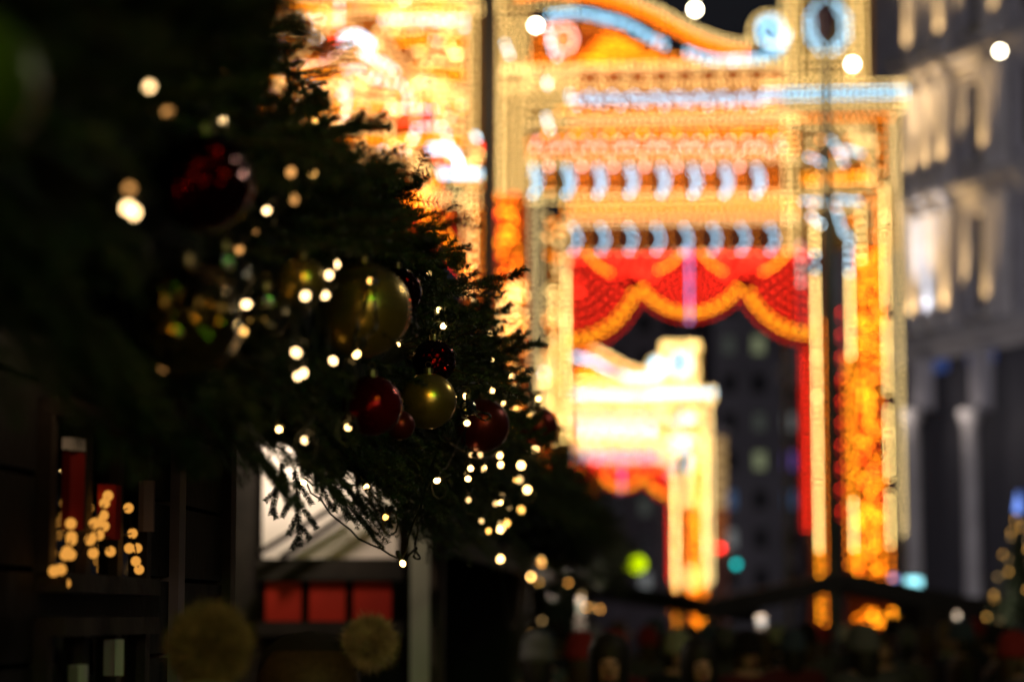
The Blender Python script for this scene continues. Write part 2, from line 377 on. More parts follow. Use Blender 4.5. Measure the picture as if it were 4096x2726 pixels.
def centre_portal():
    for x in (1868, 1898, 1932): Vv('Y', x, -60, 720, sp=.09)
    for x in (1968, 2000): Vv('Y', x, -100, 760, sp=.095)
    for y in (-60, -35, 14, 36): H('Y', 1400, 2300 if y != 36 else 1950, y, sp=.09)
    for y in (34, 52): H('Y', 1120, 1330, y, sp=.1)
    Pl('W', [(1535, 84), (1860, 80)], sp=.10); Pl('P', [(1545, 100), (1700, 96)], sp=.2); Pl('Wb', [(1700, 95), (1800, 92)], sp=.16)
    for x, y0, y1, k, s in ((1105, 0, 180, 'Wb', .16), (1350, -20, 70, 'W', .12), (1384, 310, 370, 'W', .12), (1380, 395, 470, 'Wb', .13)): Vv(k, x, y0, y1, sp=s)
    Pl('Wb', [(1196, 85), (1280, 85)], sp=.14)
    for k, pts, s in (('W', [(1372, 160), (1430, 140), (1490, 175)], .06), ('W', [(1380, 185), (1430, 165), (1480, 195)], .1), ('Wb', [(1450, 215), (1505, 250)], .10), ('W', [(1390, 285), (1445, 285)], .1), ('Wb', [(1530, 250), (1585, 292)], .12),
                   ('P', [(1150, 288), (1220, 270), (1290, 255), (1370, 200)], .16), ('Wb', [(1500, 325), (1560, 335), (1620, 350), (1638, 405)], .15), ('Wb', [(1600, 440), (1735, 446)], .14), ('P', [(1570, 430), (1560, 450)], .1), ('P', [(1780, 440), (1808, 475)], .2),
                   ('W', [(1672, 518), (1655, 565)], .1), ('Wb', [(1700, 512), (1775, 515), (1795, 570)], .14), ('W', [(1725, 592), (1800, 595), (1835, 635), (1836, 680)], .06), ('W', [(1770, 692), (1955, 692)], .07), ('P', [(1765, 680), (1770, 700)], .1), ('Wb', [(1905, 548), (1912, 560)], .08),
                   ('P', [(1690, 330), (1725, 332)], .16), ('P', [(1740, 170), (1760, 175)], .1), ('Yb', [(1800, 190), (1830, 230)], .12)):
        Pl('W' if k == 'Wb' and s > .11 else k, smooth(pts), sp=s*.8, r=.023, dep=.16)
        if k == 'W' and s < .09: Pl('W', [(x+4, y+17) for x, y in smooth(pts)], sp=s, r=.028, dep=.16)
    for a, b_ in (((1336, 150), (1352, 158)), ((1475, 280), (1505, 284)), ((1600, 484), (1690, 478)), ((1920, 590), (1945, 615)), ((1560, 385), (1575, 400)), ((1760, 640), (1790, 660))): Pl('R', [a, b_], sp=.08, r=.045)
    av = ([(1130, 265), (1250, 180)], [(1530, 170), (1650, 300)], [(1300, 220), (1330, 150)], [(1600, 484), (1690, 478)], [(1440, 60), (1475, 95)])
    for yy in range(-50, 600, 44):
        for xx in range(1075, 1860, 22):
            if any(min(math.hypot(xx-(a[0]+(b_[0]-a[0])*f), yy-(a[1]+(b_[1]-a[1])*f)) for f in (0, .25, .5, .75, 1)) < 46 for a, b_ in av): continue
            u, z = A(xx+4*math.sin(yy*.09+xx*.02), yy+7*math.sin(xx*.021)); B.append((u, z, 'Y' if (yy//44) % 3 else 'Ob', .09, .024, False))
    for xx in (1120, 1200, 1300, 1440, 1560, 1660, 1760): Vv('Y', xx, 300, 620, sp=.09)
    for cc in ([(1090, 330), (1180, 240), (1290, 150), (1370, 70)], [(1090, 300), (1180, 205), (1300, 110)], [(1520, 120), (1600, 240), (1700, 330), (1850, 380)], [(1500, 160), (1580, 280), (1690, 370), (1850, 420)]): Pl('Y', smooth(cc), sp=.075)
    fill(['Y', 'Y', 'Yb', 'Y', 'Ob'], 1080, 1860, -60, 640, 170, avoid=av); fill(['Yb', 'P', 'Wb', 'Ob'], 1080, 1860, -60, 620, 50, avoid=av)
    fill(['Y', 'Yb', 'O'], 1780, 1950, 600, 760, 30)
    for o_ in (0, 26, 52): Pl('Y', [(1350, 604+o_), (1560, 614+o_), (1680-o_*.3, 640+o_), (1720-o_*.6, 770+o_), (1960, 770+o_)], sp=.085)
    for i in range(7):
        x = 1430+i*50; Pl('Y', [(x+20*math.cos(R(a)), 680+26*math.sin(R(a))) for a in range(0, 361, 45)], sp=.12)
    # curtain of the middle portal
    for rr, k in ((150, 'Ob'), (176, 'Ob'), (200, 'O')): Pl(k, [(1590+rr*.9*math.cos(R(a)), 690+rr*.72*math.sin(R(a))) for a in range(10, 120, 8)], sp=.09)
    for rr, k, s in ((0, 'Ob', .085), (26, 'Ob', .1), (-34, 'R', .09), (60, 'Ob', .09), (86, 'Rd', .1)):
        Pl(k, smooth([(1640+rr, 790), (1690+rr, 880), (1745+rr, 960), (1830+rr*.6, 1060), (1900, 1140)]), sp=s)
    fill(['O', 'R', 'O'], 1480, 1800, 730, 1000, 120); Vv('Yb', 1895, 830, 1160, sp=.14); Vv('Y', 1860, 800, 1160, sp=.1); Vv('Ob', 1925, 830, 1160, sp=.12)

def board(mb, pts, mi, front=0., th=.12):
    """extruded board from a pixel outline given on the portal plane"""
    uz = [A(*p) for p in pts]; n = len(uz)
    a = [(u, -front, max(z, .01)) for u, z in uz]; b_ = [(u, -front+th, max(z, .01)) for u, z in uz]
    mb.add(a+b_, [tuple(range(n)), tuple(range(2*n-1, n-1, -1))]+[(i, i+n, (i+1) % n+n, (i+1) % n) for i in range(n)], mi)
def rect(x0, x1, y0, y1): return [(x0, y0), (x1, y0), (x1, y1), (x0, y1)]

def build_portal(name, loc, rz, gain, label, centre, rscale=1.0):
    global B
    B = []; random.seed(11); small_arch()
    if centre: centre_portal()
    root = empty(name, loc, rz, label, 'illuminated arch')
    # boards and frame
    bl = [('board', rect(2285, 3135, 275, 560), 'orange_board'), ('board', rect(2285, 3135, 562, 905), 'orange_board'), ('board', rect(2285, 3135, 907, 1005), 'brown_board'),
          ('board', rect(3139, 3492, -80, 335), 'amber_board'), ('board', rect(3139, 3618, 339, 492), 'amber_board'), ('board', rect(3139, 3600, 496, 1000), 'amber_board'),
          ('leg_board', rect(3240, 3290, 1004, 2830), 'brown_board'), ('leg_board', rect(3385, 3560, 1004, 2830), 'brown_board'), ('leg_board', rect(3196, 3232, 1330, 2120), 'red_board'),
          ('board', rect(1985, 2281, 275, 770), 'amber_board'), ('board', rect(1985, 2132, -60, 272), 'amber_board'), ('leg_board', rect(1985, 2110, 774, 2830), 'orange_board'), ('leg_board', rect(2190, 2281, 870, 2830), 'amber_board')]
    for nm, pts, mt in bl:
        q = MB(); board(q, pts, 0); q.build(nm, M[mt], root)
    ped = [(2135, 272), (2135, 90), (2300, 72), (2420, 95), (2520, 170), (2600, 215), (2760, 262), (2780, 272)]
    q = MB(); board(q, ped, 0, .02); q.build('pediment_board', M['orange_board'], root)
    edge = smooth([(3010, 185), (2950, 182), (2880, 168), (2800, 140), (2720, 100), (2640, 56), (2560, 18), (2470, -14), (2350, -44), (2200, -58), (2080, -45)], 3)
    q = MB(); board(q, edge+[(x-2, y+48) for x, y in reversed(edge)], 0, .03); q.build('scroll_board', M['orange_board'], root)
    low = []
    for cx, rx, ry, a0, a1 in ((2285, 300, 372, 270, 330), (2760, 250, 262, 218, 322), (3235, 290, 345, 212, 262)):
        low += [(cx+rx*1.08*math.cos(R(a)), 1000-ry*1.08*math.sin(R(a))) for a in np.linspace(a0, a1, 12)]
    q = MB(); board(q, [(2285, 1008)]+low+[(3195, 1008)], 0, -.02, .05); q.build('curtain_board', M['red_board'], root)
    for x in (1990, 2278, 3143, 3240, 3596):
        q = MB(); u = Au(x); q.box((u, .3, Az(500)/2), (.10, .1, Az(500))); q.build('frame_post', M['steel'], root)
    for y in (340, 495, 905):
        q = MB(); q.box(((Au(2000)+Au(3600))/2, .42, Az(y)), (Au(3600)-Au(2000), .1, .1)); q.build('frame_beam', M['steel'], root)
    if centre:
        for pts, mt in ((rect(1020, 1865, -260, 640), 'orange_board'), (rect(1868, 1980, -260, 780), 'amber_board'), ([(1020, 644), (1690, 644), (1715, 760), (1690, 790), (1750, 910), (1850, 1040), (1020, 900)], 'orange_board'), (rect(1850, 1935, 784, 2830), 'orange_board')):
            q = MB(); board(q, pts, 0, .01); q.build('board', M[mt], root)
        q = MB(); board(q, rect(1690, 1850, 790, 1000), 0, -.2); q.build('curtain_board', M['red_board'], root)
    # bulbs
    ms = [emis(f'lamp_bulb_{k}', BC[k][0], BC[k][1]*1.5*(gain if k[0] in 'YWP' or gain == 1 else gain*.5)) for k in BK]
    one = [None]*len(BK); P = []; rd = []; mi = []; nb = 0
    for (u, z, k, dep, r, big) in B:
        i = BK.index(k)
        if big and nb < 290 and centre:
            if one[i] is None: one[i] = fast_mesh('bulb', ICO_V*r, ICO_F, [ms[i]])
            link('bulb', one[i], root, (u, -dep, z)); nb += 1
        else: P.append((u, -dep, z)); rd.append(r*rscale); mi.append(i)
    o = link('small_bulbs', bulbs_mesh('small_bulbs', P, rd, np.array(mi), ms), root); o['kind'] = 'stuff'
    return root
build_portal('illuminated_arch', AO, -ROT, 1.0, 'nearer light-bulb arch with red draped curtain, cyan crescents and scroll top', True)
K2 = 106/45.0
build_portal('illuminated_arch', (at(2850, 2000, 106).x-Au(3620)*1.0+.0, 106, 0), -ROT, 2.7, 'distant glowing light-bulb arch seen through the opening of the nearer one', False)

# ================================================================== LAMP POSTS AND STREET LANTERNS
def lamp_post(x, Y, top, r, mt, label, head):
    root = empty('lamp_post', (x, Y, 0), 0, label, 'lamp post')
    q = MB(); q.lathe([(r*1.8, 0), (r*1.8, .25), (r*1.4, .35), (r*1.3, .9), (r*1.05, 1.05), (r*.95, top*.6), (r*(.42 if head else .85), top)], n=14); q.build('pole', mt, root, True)
    q = MB()
    if head:
        q.lathe([(.06, top), (.15, top+.06), (.22, top+.5), (.17, top+.58), (.07, top+.66), (.01, top+.75)], n=8); q.build('lantern_head', mat('lantern_head_plum', (.05, .02, .035), .4), root)
    else:
        q.box((0, 0, top+.1), (.5, .12, .12)); q.build('cross_arm', mt, root)
p = at(1952, 600, 41); lamp_post(p.x, 41, 15.0, .13, M['pole'], 'tall dark pole standing left, between the two halves of the light arch', False)
p = at(3318, 1300, 40.5); lamp_post(p.x, 40.5, at(3310, 165, 40.5).z, .12, M['green_pole'], 'slim grey-green lamp post with plum lantern head before the arch leg', True)

def street_lantern(px, py, Y, r, label, power):
    p = at(px, py, Y); root = empty('street_lantern', p, 0, label, 'hanging lantern', 'white globe lanterns hung over the street')
    q = MB(); q.sphere((0, 0, 0), r, 14, 10); q.build('globe', M['lantern'], root, True)
    q = MB(); q.lathe([(r*.3, r*1.35), (r*.9, r*1.02), (r*.95, r*.9), (0.01, r*.88)], n=12); q.build('shade', M['steel'], root)
    q = MB(); q.bar((0, 0, r*1.2), (0, 0, r*1.2+6), .008, 5); q.build('cable', M['wire'], root)
    lamp('lantern_light', (0, 0, -r*1.5), power, (1, .86, .62), r, root)
street_lantern(2780, 38, 38, .065, 'white globe lantern against the black sky above the pediment curve', 120)
street_lantern(2143, 102, 38, .065, 'white globe lantern just right of the tall dark pole', 120)
street_lantern(3410, 257, 38, .065, 'white globe lantern low on the block above the right arch leg', 120)
street_lantern(4000, 205, 60, .08, 'white globe lantern in front of the grey facade, far right', 300)

added_lantern = empty('street_lantern', (3.4, 9.5, 5.2), 0, 'white globe lantern added as crowd fill light, above the top of the picture', 'hanging lantern', 'white globe lanterns hung over the street')  # added lamp out of view, brightens the crowd
q = MB(); q.sphere((0, 0, 0), .12, 14, 10); q.build('globe', emis('added_lantern_glow', (1, .9, .66), 3), added_lantern, True)
q = MB(); q.bar((0, 0, .1), (0, 0, 6), .008, 5); q.build('cable', M['wire'], added_lantern)
lamp('lantern_light', (0, 0, -.2), 60, (1, .84, .62), .12, added_lantern)

# ================================================================== STONE FACADE ON THE RIGHT
FD = Vector((-.362, .932, 0)).normalized(); FP = Vector((at(4096, 1300, 75).x, 75, 0)); FN = Vector((-.932, -.362, 0)).normalized()
def Fc(px, py):
    d = ray(px, py); C = Vector((0, 0, CH)); k = (FP-C).dot(FN)/d.dot(FN); q = C+d*k
    return (q-FP).dot(FD), q.z
fr = empty('stone_building', FP, math.atan2(FD.y, FD.x), 'grey stone facade with cornices and uplit pilasters on the far right', 'building')
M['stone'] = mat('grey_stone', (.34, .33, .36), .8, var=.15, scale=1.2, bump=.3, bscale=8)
M['stone_l'] = mat('pale_stone_trim', (.42, .40, .40), .8, var=.12, scale=1.5)
M['dark_win'] = mat('dark_window', (.015, .017, .022), .15, var=.1, spec=.6)
# local frame: x along facade (to the back/left), +y = outwards (towards street) is local (0,1)? computed below
ysg = 1 if (Matrix.Rotation(math.atan2(FD.y, FD.x), 3, 'Z') @ Vector((0, 1, 0))).dot(FN) > 0 else -1
z1 = Fc(4096, 1400)[1]; cors = [Fc(4096, 1320)[1], Fc(4096, 700)[1], Fc(4096, 160)[1]]; cors.append(cors[2]+(cors[2]-cors[1])); top = cors[3]+4
TX0, TX1 = -14, 16
wx = [Fc(x, 900)[0] for x in (3925, 3625, 3770)]
# window openings bands per storey: walls made of piers between windows
wins = [(-12.2, -10.6), (-8.6, -7.0), (-5.0, -3.4), (Fc(4085, 900)[0]-1.1, Fc(4085, 900)[0]+.1), (Fc(4000, 900)[0], Fc(3872, 900)[0]), (Fc(3652, 900)[0], Fc(3618, 900)[0]), (10.5, 12.0)]
wins = sorted((min(a, b), max(a, b)) for a, b in wins)
edges = [TX0]+[e for w_ in wins for e in w_]+[TX1]
for i in range(0, len(edges), 2):
    a, b_ = edges[i], edges[i+1]
    q = MB(); q.box(((a+b_)/2, -ysg*.3, (top+cors[0])/2), (b_-a, .6, top-cors[0])); q.build('wall', M['stone'], fr)
for lv in range(3):
    zl, zh = cors[lv]+.9, cors[lv+1]-.75
    for a, b_ in wins:
        q = MB(); q.box(((a+b_)/2, -ysg*.3, (cors[lv]+zl)/2), (b_-a, .6, zl-cors[lv])); q.build('wall', M['stone'], fr)
        q = MB(); q.box(((a+b_)/2, -ysg*.3, (zh+cors[lv+1])/2), (b_-a, .6, cors[lv+1]-zh)); q.build('wall', M['stone'], fr)
        wn = MB()
        for xx in (a+.05, b_-.05, (a+b_)/2): wn.box((xx, -ysg*.35, (zl+zh)/2), (.09, .1, zh-zl))
        wn.box(((a+b_)/2, -ysg*.352, zl+(zh-zl)*.65), (b_-a, .1, .1)); wn = wn.build('window', M['dark_wood'], fr)
        q = MB(); q.box(((a+b_)/2, -ysg*.42, (zl+zh)/2), (b_-a, .03, zh-zl)); q.build('pane', M['dark_win'], wn)
    # cornice
for zc in cors:
    q = MB()
    for dz, dy, h in ((-.30, .10, .25), (-.05, .28, .22), (.17, .5, .2), (.38, .2, .2)):
        q.box(((TX0+TX1)/2, ysg*dy/2, zc+dz), (TX1-TX0, dy+.002*h, h))
    q.build('cornice', M['stone_l'], fr)
M['uplight'] = emis('uplight_glow', (1, .78, .42), .8)
pil = [Fc(x, 900)[0] for x in (4045, 3990, 3820, 3752, 3690)]
for lv in range(3):
    for j, tx in enumerate(pil):
        zb, zt = cors[lv]+.5, cors[lv+1]-.45
        q = MB(); q.lathe([(.34, zb), (.34, zb+.2), (.26, zb+.3), (.24, zt-.3), (.34, zt-.1), (.34, zt)], (tx, ysg*.28, 0), 12); q.build('pilaster', M['stone_l'], fr, True)
        q = MB(); q.lathe([(.02, 0), (.09, .02), (.1, .16), (.02, .17)], (tx, ysg*1.1, zb-.2), 8); q.build('uplighter', M['steel'], fr)
        q = MB(); q.lathe([(.0, .176), (.08, .176)], (tx, ysg*1.1, zb-.2), 8); q.build('uplighter_lens', M['uplight'], fr)
        if (lv, j) in ((0, 2), (0, 3), (0, 4), (0, 1), (1, 3), (1, 4), (1, 2), (1, 1), (2, 4), (2, 2), (2, 0)):
            pw = 80*(1.7 if (lv == 0 and j > 1) else .7 if j < 2 else 1)
            lamp('uplighter_light', (tx, ysg*1.15, zb+.0), pw*13, (1, .64, .26) if j != 3 or lv else (.9, .92, 1), .06, fr, 'SPOT', Vector((0, -ysg*.36, 1)).to_track_quat('-Z', 'Y').to_euler(), R(50))
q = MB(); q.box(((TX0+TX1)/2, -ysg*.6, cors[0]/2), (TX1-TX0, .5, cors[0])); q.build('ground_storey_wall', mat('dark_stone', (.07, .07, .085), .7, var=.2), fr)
for px in (3745, 3982):
    tx = Fc(px, 1900)[0]; zt = Fc(px, 1640)[1]
    q = MB(); q.lathe([(.36, 0), (.36, .4), (.28, .5), (.25, zt-.5), (.38, zt-.25), (.38, zt)], (tx, ysg*.9, 0), 14); q.build('column', M['stone_l'], fr, True)
    q = MB(); q.box((tx, ysg*.45, (zt+cors[0]-.45)/2), (.6, .5, cors[0]-.45-zt)); q.build('column_block', M['stone'], fr)
    lamp('column_light', (tx-.4, ysg*1.9, zt-.2), 34, (1, .85, .75), .1, fr)
M['blue_glow'] = emis('blue_shop_window_glow', (.07, .13, .42), .35)
for (xa, xb, ya, yb) in ((3690, 3770, 1420, 1500), (3835, 3960, 1370, 1470), (3850, 3925, 1520, 1610), (4030, 4096, 1960, 2050)):
    a, b_ = Fc(xb, 1500)[0], Fc(xa, 1500)[0]; zl, zh = Fc(xa, yb)[1], Fc(xa, ya)[1]
    q = MB(); q.box(((a+b_)/2, -ysg*.33, (zl+zh)/2), (b_-a, .02, zh-zl)); wn = q.build('lit_shop_window', M['blue_glow'], fr)
    q = MB()
    for xx in (a, b_): q.box((xx, -ysg*.3, (zl+zh)/2), (.08, .1, zh-zl+.1))
    for zz in (zl, zh): q.box(((a+b_)/2, -ysg*.298, zz), (b_-a, .1, .08))
    q.build('frame', M['dark_wood'], wn)
# unseen spot added behind the arch to brighten the facade
fl = empty('fill_floodlight', (7.25, 47.6, 9.5), 0, 'unseen flood lamp added behind the arch to brighten the grey facade', 'fill_floodlight')
q = MB(); q.box((0, 0, 0), (.5, .25, .35)); q.build('housing', M['steel'], fl)
q = MB(); q.bar((0, 0, -9.5), (0, 0, -.2), .06, 8); q.build('mast', M['steel'], fl)
aim = (FP+FD*2+Vector((0, 0, 14))-Vector((7.25, 47.6, 9.5)))
lamp('fill_floodlight_beam', (0, .3, 0), 7500, (.90, .84, .95), .2, fl, 'SPOT', aim.to_track_quat('-Z', 'Y').to_euler(), R(75))

fl2 = empty('fill_floodlight', (4.6, 118, 6), 0, 'unseen flood lamp added far down the street to lift the office blocks', 'fill_floodlight')  # added lamp in place of sky glow on the far walls
q = MB(); q.box((0, 0, 0), (.5, .25, .35)); q.build('housing', M['steel'], fl2)
q = MB(); q.bar((0, 0, -6), (0, 0, -.2), .06, 8); q.build('mast', M['steel'], fl2)
lamp('fill_floodlight_beam', (0, .3, 0), 9000, (.9, .82, .95), .3, fl2, 'SPOT', Vector((6, 55, 8)).to_track_quat('-Z', 'Y').to_euler(), R(80))
# ================================================================== FAR DARK BUILDINGS
def far_block(x0, x1, Y, h, mt, label, lit, nx, nz, glow):
    root = empty('office_building', ((x0+x1)/2, Y, 0), 0, label, 'building'); W = x1-x0
    q = MB(); q.box((0, 8, h/2), (W, 16, h)); q.build('wall', mt, root)
    q = MB(); q.box((0, 7.7, h+.3), (W+.8, 17, .6)); q.build('roof', M['roof'], root)
    i = 0
    for a in range(nx):
        for c in range(nz):
            x = -W/2+W*(a+.5)/nx; z = 3+(h-4)*(c+.5)/nz; ww, wh = W/nx*.45, (h-4)/nz*.5
            q = MB()
            for s in (-1, 1): q.box((x+s*ww/2, -.06, z), (.14, .14, wh+.1)); q.box((x, -.062, z+s*wh/2), (ww, .14, .14))
            wn = q.build('window', M['steel'], root)
            q = MB(); q.box((x, -.02, z), (ww-.1, .02, wh-.1)); q.build('pane', glow[lit.get((a, c))] if (a, c) in lit else M['dark_win'], wn)
M['far_wall'] = mat('far_grey_wall', (.20, .19, .20), .85, var=.2, scale=.4)
M['far_wall2'] = mat('far_brown_wall', (.22, .19, .20), .85, var=.2, scale=.4)
G = {'g': emis('greenish_window', (.45, .5, .28), .35), 'd': emis('dim_window', (.2, .22, .19), .2), 'o': emis('amber_window', (.8, .45, .15), .4), 'v': emis('violet_window', (.2, .12, .5), .5), 'b': emis('blue_window', (.1, .18, .35), .4), 'w': emis('pale_window', (.4, .42, .42), .35)}
far_block(at(2860, 2000, 170).x, at(3700, 2000, 170).x, 170, 34, M['far_wall'], 'tall dark office block with few lit windows behind the arch opening', {(1, 9): 'd', (1, 8): 'g', (1, 6): 'g', (1, 4): 'd', (1, 3): 'g', (3, 9): 'd', (3, 7): 'o', (2, 4): 'w', (2, 3): 'v', (2, 2): 'b', (3, 2): 'd', (0, 2): 'b', (0, 1): 'w', (4, 4): 'd', (0, 6): 'd'}, 7, 11, G)
far_block(at(2200, 2000, 190).x, at(2850, 2000, 190).x, 190, 30, M['far_wall2'], 'brownish dark building low behind the distant arch', {(1, 2): 'd', (1, 1): 'w', (2, 1): 'd', (3, 2): 'd', (0, 1): 'b', (3, 0): 'w'}, 6, 9, G)
tw = empty('slender_tower', at(2880, 2465, 140)*1.0, 0, 'slim amber-lit tower strip just right of the distant arch', 'tower'); tw.location.z = 0
zt = at(2880, 1740, 140).z
q = MB(); q.box((0, 0, zt/2), (.85, .85, zt)); q.build('shaft', M['brown_board'], tw)
q = MB(); q.box((0, 0, zt+.2), (1.1, 1.1, .4)); q.build('cap', M['steel'], tw)
for i in range(10):
    z = at(2880, 1770+i*48, 140).z; q = MB(); q.box((0, -.46, z), (.7, .08, .5)); q.build('light_panel', emis('tower_panel_glow', (1, .62, .24) if i < 6 else (.9, .25, .06), .5 if i < 6 else .3), tw)

# lights in the far street
def small_light(name, px, py, Y, size, col, s, label, cat, box=None, pole=True):
    p = at(px, py, Y); root = empty(name, (p.x, Y, 0), 0, label, cat)
    q = MB(); q.box((0, .12, p.z), ((box[0] if box else size)*2.2, .2, (box[1] if box else size)*2.2+.1)); q.build('housing', M['steel'], root)
    q = MB()
    if box: q.box((0, -.03, p.z), (box[0]*2, .08, box[1]*2))
    else: q.lathe([(0.001, -.1), (size*.7, -.08), (size, 0), (size*.9, .02)], (0, 0, 0), 14); q.v = [(x, z_, y+p.z) for x, y, z_ in q.v]
    q.build('lens', emis('lens_'+name, col, s), root)
    q = MB(); q.bar((0, .12, 0), (0, .12, p.z-.1), .06, 8); q.build('pole', M['pole'], root)
    if name == 'street_spotlight': lamp('spotlight_light', (0, -.25, p.z+.05), 26, (1, .78, .6), .08, root)
small_light('traffic_light', 2882, 2190, 90, .10, (1, .02, .015), 11., 'red traffic light right of the distant arch leg', 'traffic light')
small_light('traffic_light', 2945, 2255, 88, .10, (.0, .42, .40), 5.5, 'teal traffic light low and right of the red one', 'traffic light')
small_light('pharmacy_sign', 3652, 2327, 60, .3, (.35, .9, 1), 2.6, 'glowing cyan rectangular sign beside the right arch leg', 'sign', box=(.20, .10))
small_light('small_sign', 3510, 2315, 58, .1, (.9, .35, .5), 1.6, 'small pink sign lamp at the foot of the arch leg', 'sign', box=(.10, .10))
small_light('small_sign', 3570, 2320, 58, .1, (.45, .45, 1), 1.6, 'small violet-blue sign lamp at the foot of the arch leg', 'sign', box=(.10, .10))
small_light('street_spotlight', 3045, 2485, 30, .09, (.7, .8, .85), 1.1, 'small white spotlight among the heads below the canopy', 'lamp', box=(.045, .02))
small_light('street_spotlight', 3830, 2480, 30, .09, (.8, .75, .6), 1.2, 'small cream spotlight above the crowd at far right', 'lamp', box=(.02, .04))
small_light('street_spotlight', 2322, 2425, 24, .06, (.65, .65, .45), .8, 'small yellowish spotlight below the last fir garland', 'lamp', box=(.025, .035))
small_light('orange_sign', 2720, 2428, 60, .1, (1, .22, .03), 1.8, 'small orange sign under the distant arch', 'sign', box=(.26, .10))
lp = at(2550, 2255, 34); lg = empty('lime_lamp', lp, 0, 'bright lime green ball lamp at the end of the garland row', 'lamp')
q = MB(); q.sphere((0, 0, 0), .125, 16, 12); q.build('globe', emis('lime_glow', (.62, .85, .0), 1.5), lg, True)
q = MB(); q.sphere((-.12, 0, -.01), .07, 12, 8); q.build('side_globe', emis('lime_glow_dim', (.5, .62, .0), .7), lg, True)
q = MB(); q.bar((0, 0, .12), (0, 0, .6), .01, 6); q.build('cord', M['wire'], lg)

# ================================================================== MARKET STALLS (left row)
DX = .07
def line(a, d, z=0): return Vector((a+DX*d, d, z))
LR = math.atan2(1, DX)
def stall(d0, d1, label, side=True, window=False):
    """front wall along a=-1.3, from distance d0 to d1, pitched roof behind the fir garland"""
    root = empty('market_stall', line(-1.3, d0), LR, label, 'market stall', 'wooden market stalls in the left row')
    L = (d1-d0)*math.hypot(1, DX); dep = 2.4; h = 2.32
    def wall(x0, x1, z0, z1, y=0.):
        n = max(1, round((z1-z0)/.19)); st = (z1-z0)/n
        for i in range(n):
            q = MB(); q.box(((x0+x1)/2, .03+y, z0+(i+.5)*st), (x1-x0, .04, st-.012)); q.build('plank', M['black_wood'], root)
    if window:
        xa, xb = 4.96-d0, 5.86-d0
        wall(0, xa-.04, .02, h); wall(xb+.04, L, .02, h); wall(xa-.04, xb+.04, .02, .95); wall(xa-.04, xb+.04, 1.645, 1.705); wall(xa-.04, xb+.04, 2.09, h)
        for z0, z1 in ((.96, 1.63), (1.72, 2.08)):
            q = MB(); q.box(((xa+xb)/2, 0, z1), (xb-xa, .09, .04)); q.box(((xa+xb)/2, 0, z0), (xb-xa, .09, .04))
            for k in range(4): q.box((xa+(xb-xa)*k/3, 0.002, (z0+z1)/2), (.05, .035, z1-z0-.04))
            wn = q.build('window', M['dark_wood'], root)
            for k in range(3):
                q = MB(); q.box((xa+(xb-xa)*(k+.5)/3, .01, (z0+z1)/2), ((xb-xa)/3-.05, .006, z1-z0-.03)); q.build('pane', M['glass'], wn)
    else: wall(0, L, .02, .95); wall(0, L, 2.0, h)
    for x in ((0, L) if not window else (0, 6.25-d0, L)):
        q = MB(); q.box((x, .03, h/2), (.08, .09, h)); q.build('corner_post', M['grey_post'] if window and 0 < x < L else M['dark_wood'], root)
    q = MB(); q.box((L/2, dep, h/2), (L, .05, h)); q.build('back_wall', M['black_wood'], root)
    q = MB(); q.add([(-.1, -.25, h), (L+.1, -.25, h), (L+.1, dep/2, h+1.0), (-.1, dep/2, h+1.0), (-.1, dep+.2, h), (L+.1, dep+.2, h)], [(0, 1, 2, 3), (3, 2, 5, 4)])
    q.v += [(x, y, z-.05) for x, y, z in q.v[:6]]; q.f += [(9, 8, 7, 6), (10, 11, 8, 9), (0, 6, 7, 1), (4, 5, 11, 10), (0, 3, 9, 6), (3, 4, 10, 9), (1, 7, 8, 2), (2, 8, 11, 5)]; q.m += [0]*8
    q.build('roof', M['roof'], root)
    if side:
        for x in (0.0, L):
            q = MB(); q.add([(x-.03, .08, .02), (x-.03, dep-.04, .02), (x-.03, dep-.04, h-.02), (x-.03, dep/2, h+.9), (x-.03, .08, h-.02)], [(0, 1, 2, 3, 4)])
            n = 5; q.v += [(vx+.04, vy, vz) for vx, vy, vz in q.v]; q.f += [tuple(range(9, 4, -1))]+[(i, i+5, (i+1) % 5+5, (i+1) % 5) for i in range(5)]; q.m += [0]*6
            q.build('side_wall', M['black_wood'], root)
    return root
s1 = stall(2.0, 6.95, 'nearest dark stall with small-paned window and bulbs in place of reflections', window=True)
s2 = stall(13.1, 19.5, 'second stall, its side wall with white panel and red squares')
s3 = stall(20.5, 27, 'third dark stall further along the row, behind garland lights')
s4 = stall(28, 35, 'fourth and farthest dark stall of the left row')
# things on the side wall of stall 2 (faces the camera)
YW = 12.98
def wallbox(name, x0, x1, y0, y1, mt, parent, th=.03, Y=YW, off=0.):
    a = at(x0, y1, Y); b_ = at(x1, y0, Y); q = MB(); q.box(((a.x+b_.x)/2, Y-th/2-off, (a.z+b_.z)/2), (b_.x-a.x, th, b_.z-a.z)); o = q.build(name, mt, None)
    if parent: o.parent = parent; o.matrix_parent_inverse = parent.matrix_basis.inverted()
    return o
bpy.context.view_layer.update()
q = MB(); a = at(560, 2000, YW+.06); b_ = at(1712, 2000, YW+.06)
wb = wallbox('white_panel', 1050, 1592, 1780, 2232, M['white_panel'], s2, .02)
for pts in (((1040, 2205), (1330, 2030)), ((1120, 2232), (1420, 2030)), ((1440, 2000), (1560, 2120))):
    p0 = at(*pts[0], YW-.12); p1 = at(*pts[1], YW-.12); q = MB(); q.bar(p0, p1, .018, 6); o = q.build('brace', M['black_wood'], None); o.parent = s2; o.matrix_parent_inverse = s2.matrix_basis.inverted()
for x0, x1 in ((1062, 1206), (1238, 1382), (1414, 1566)):
    wallbox('red_square', x0, x1, 2325, 2482, M['red_panel'], s2, .02)
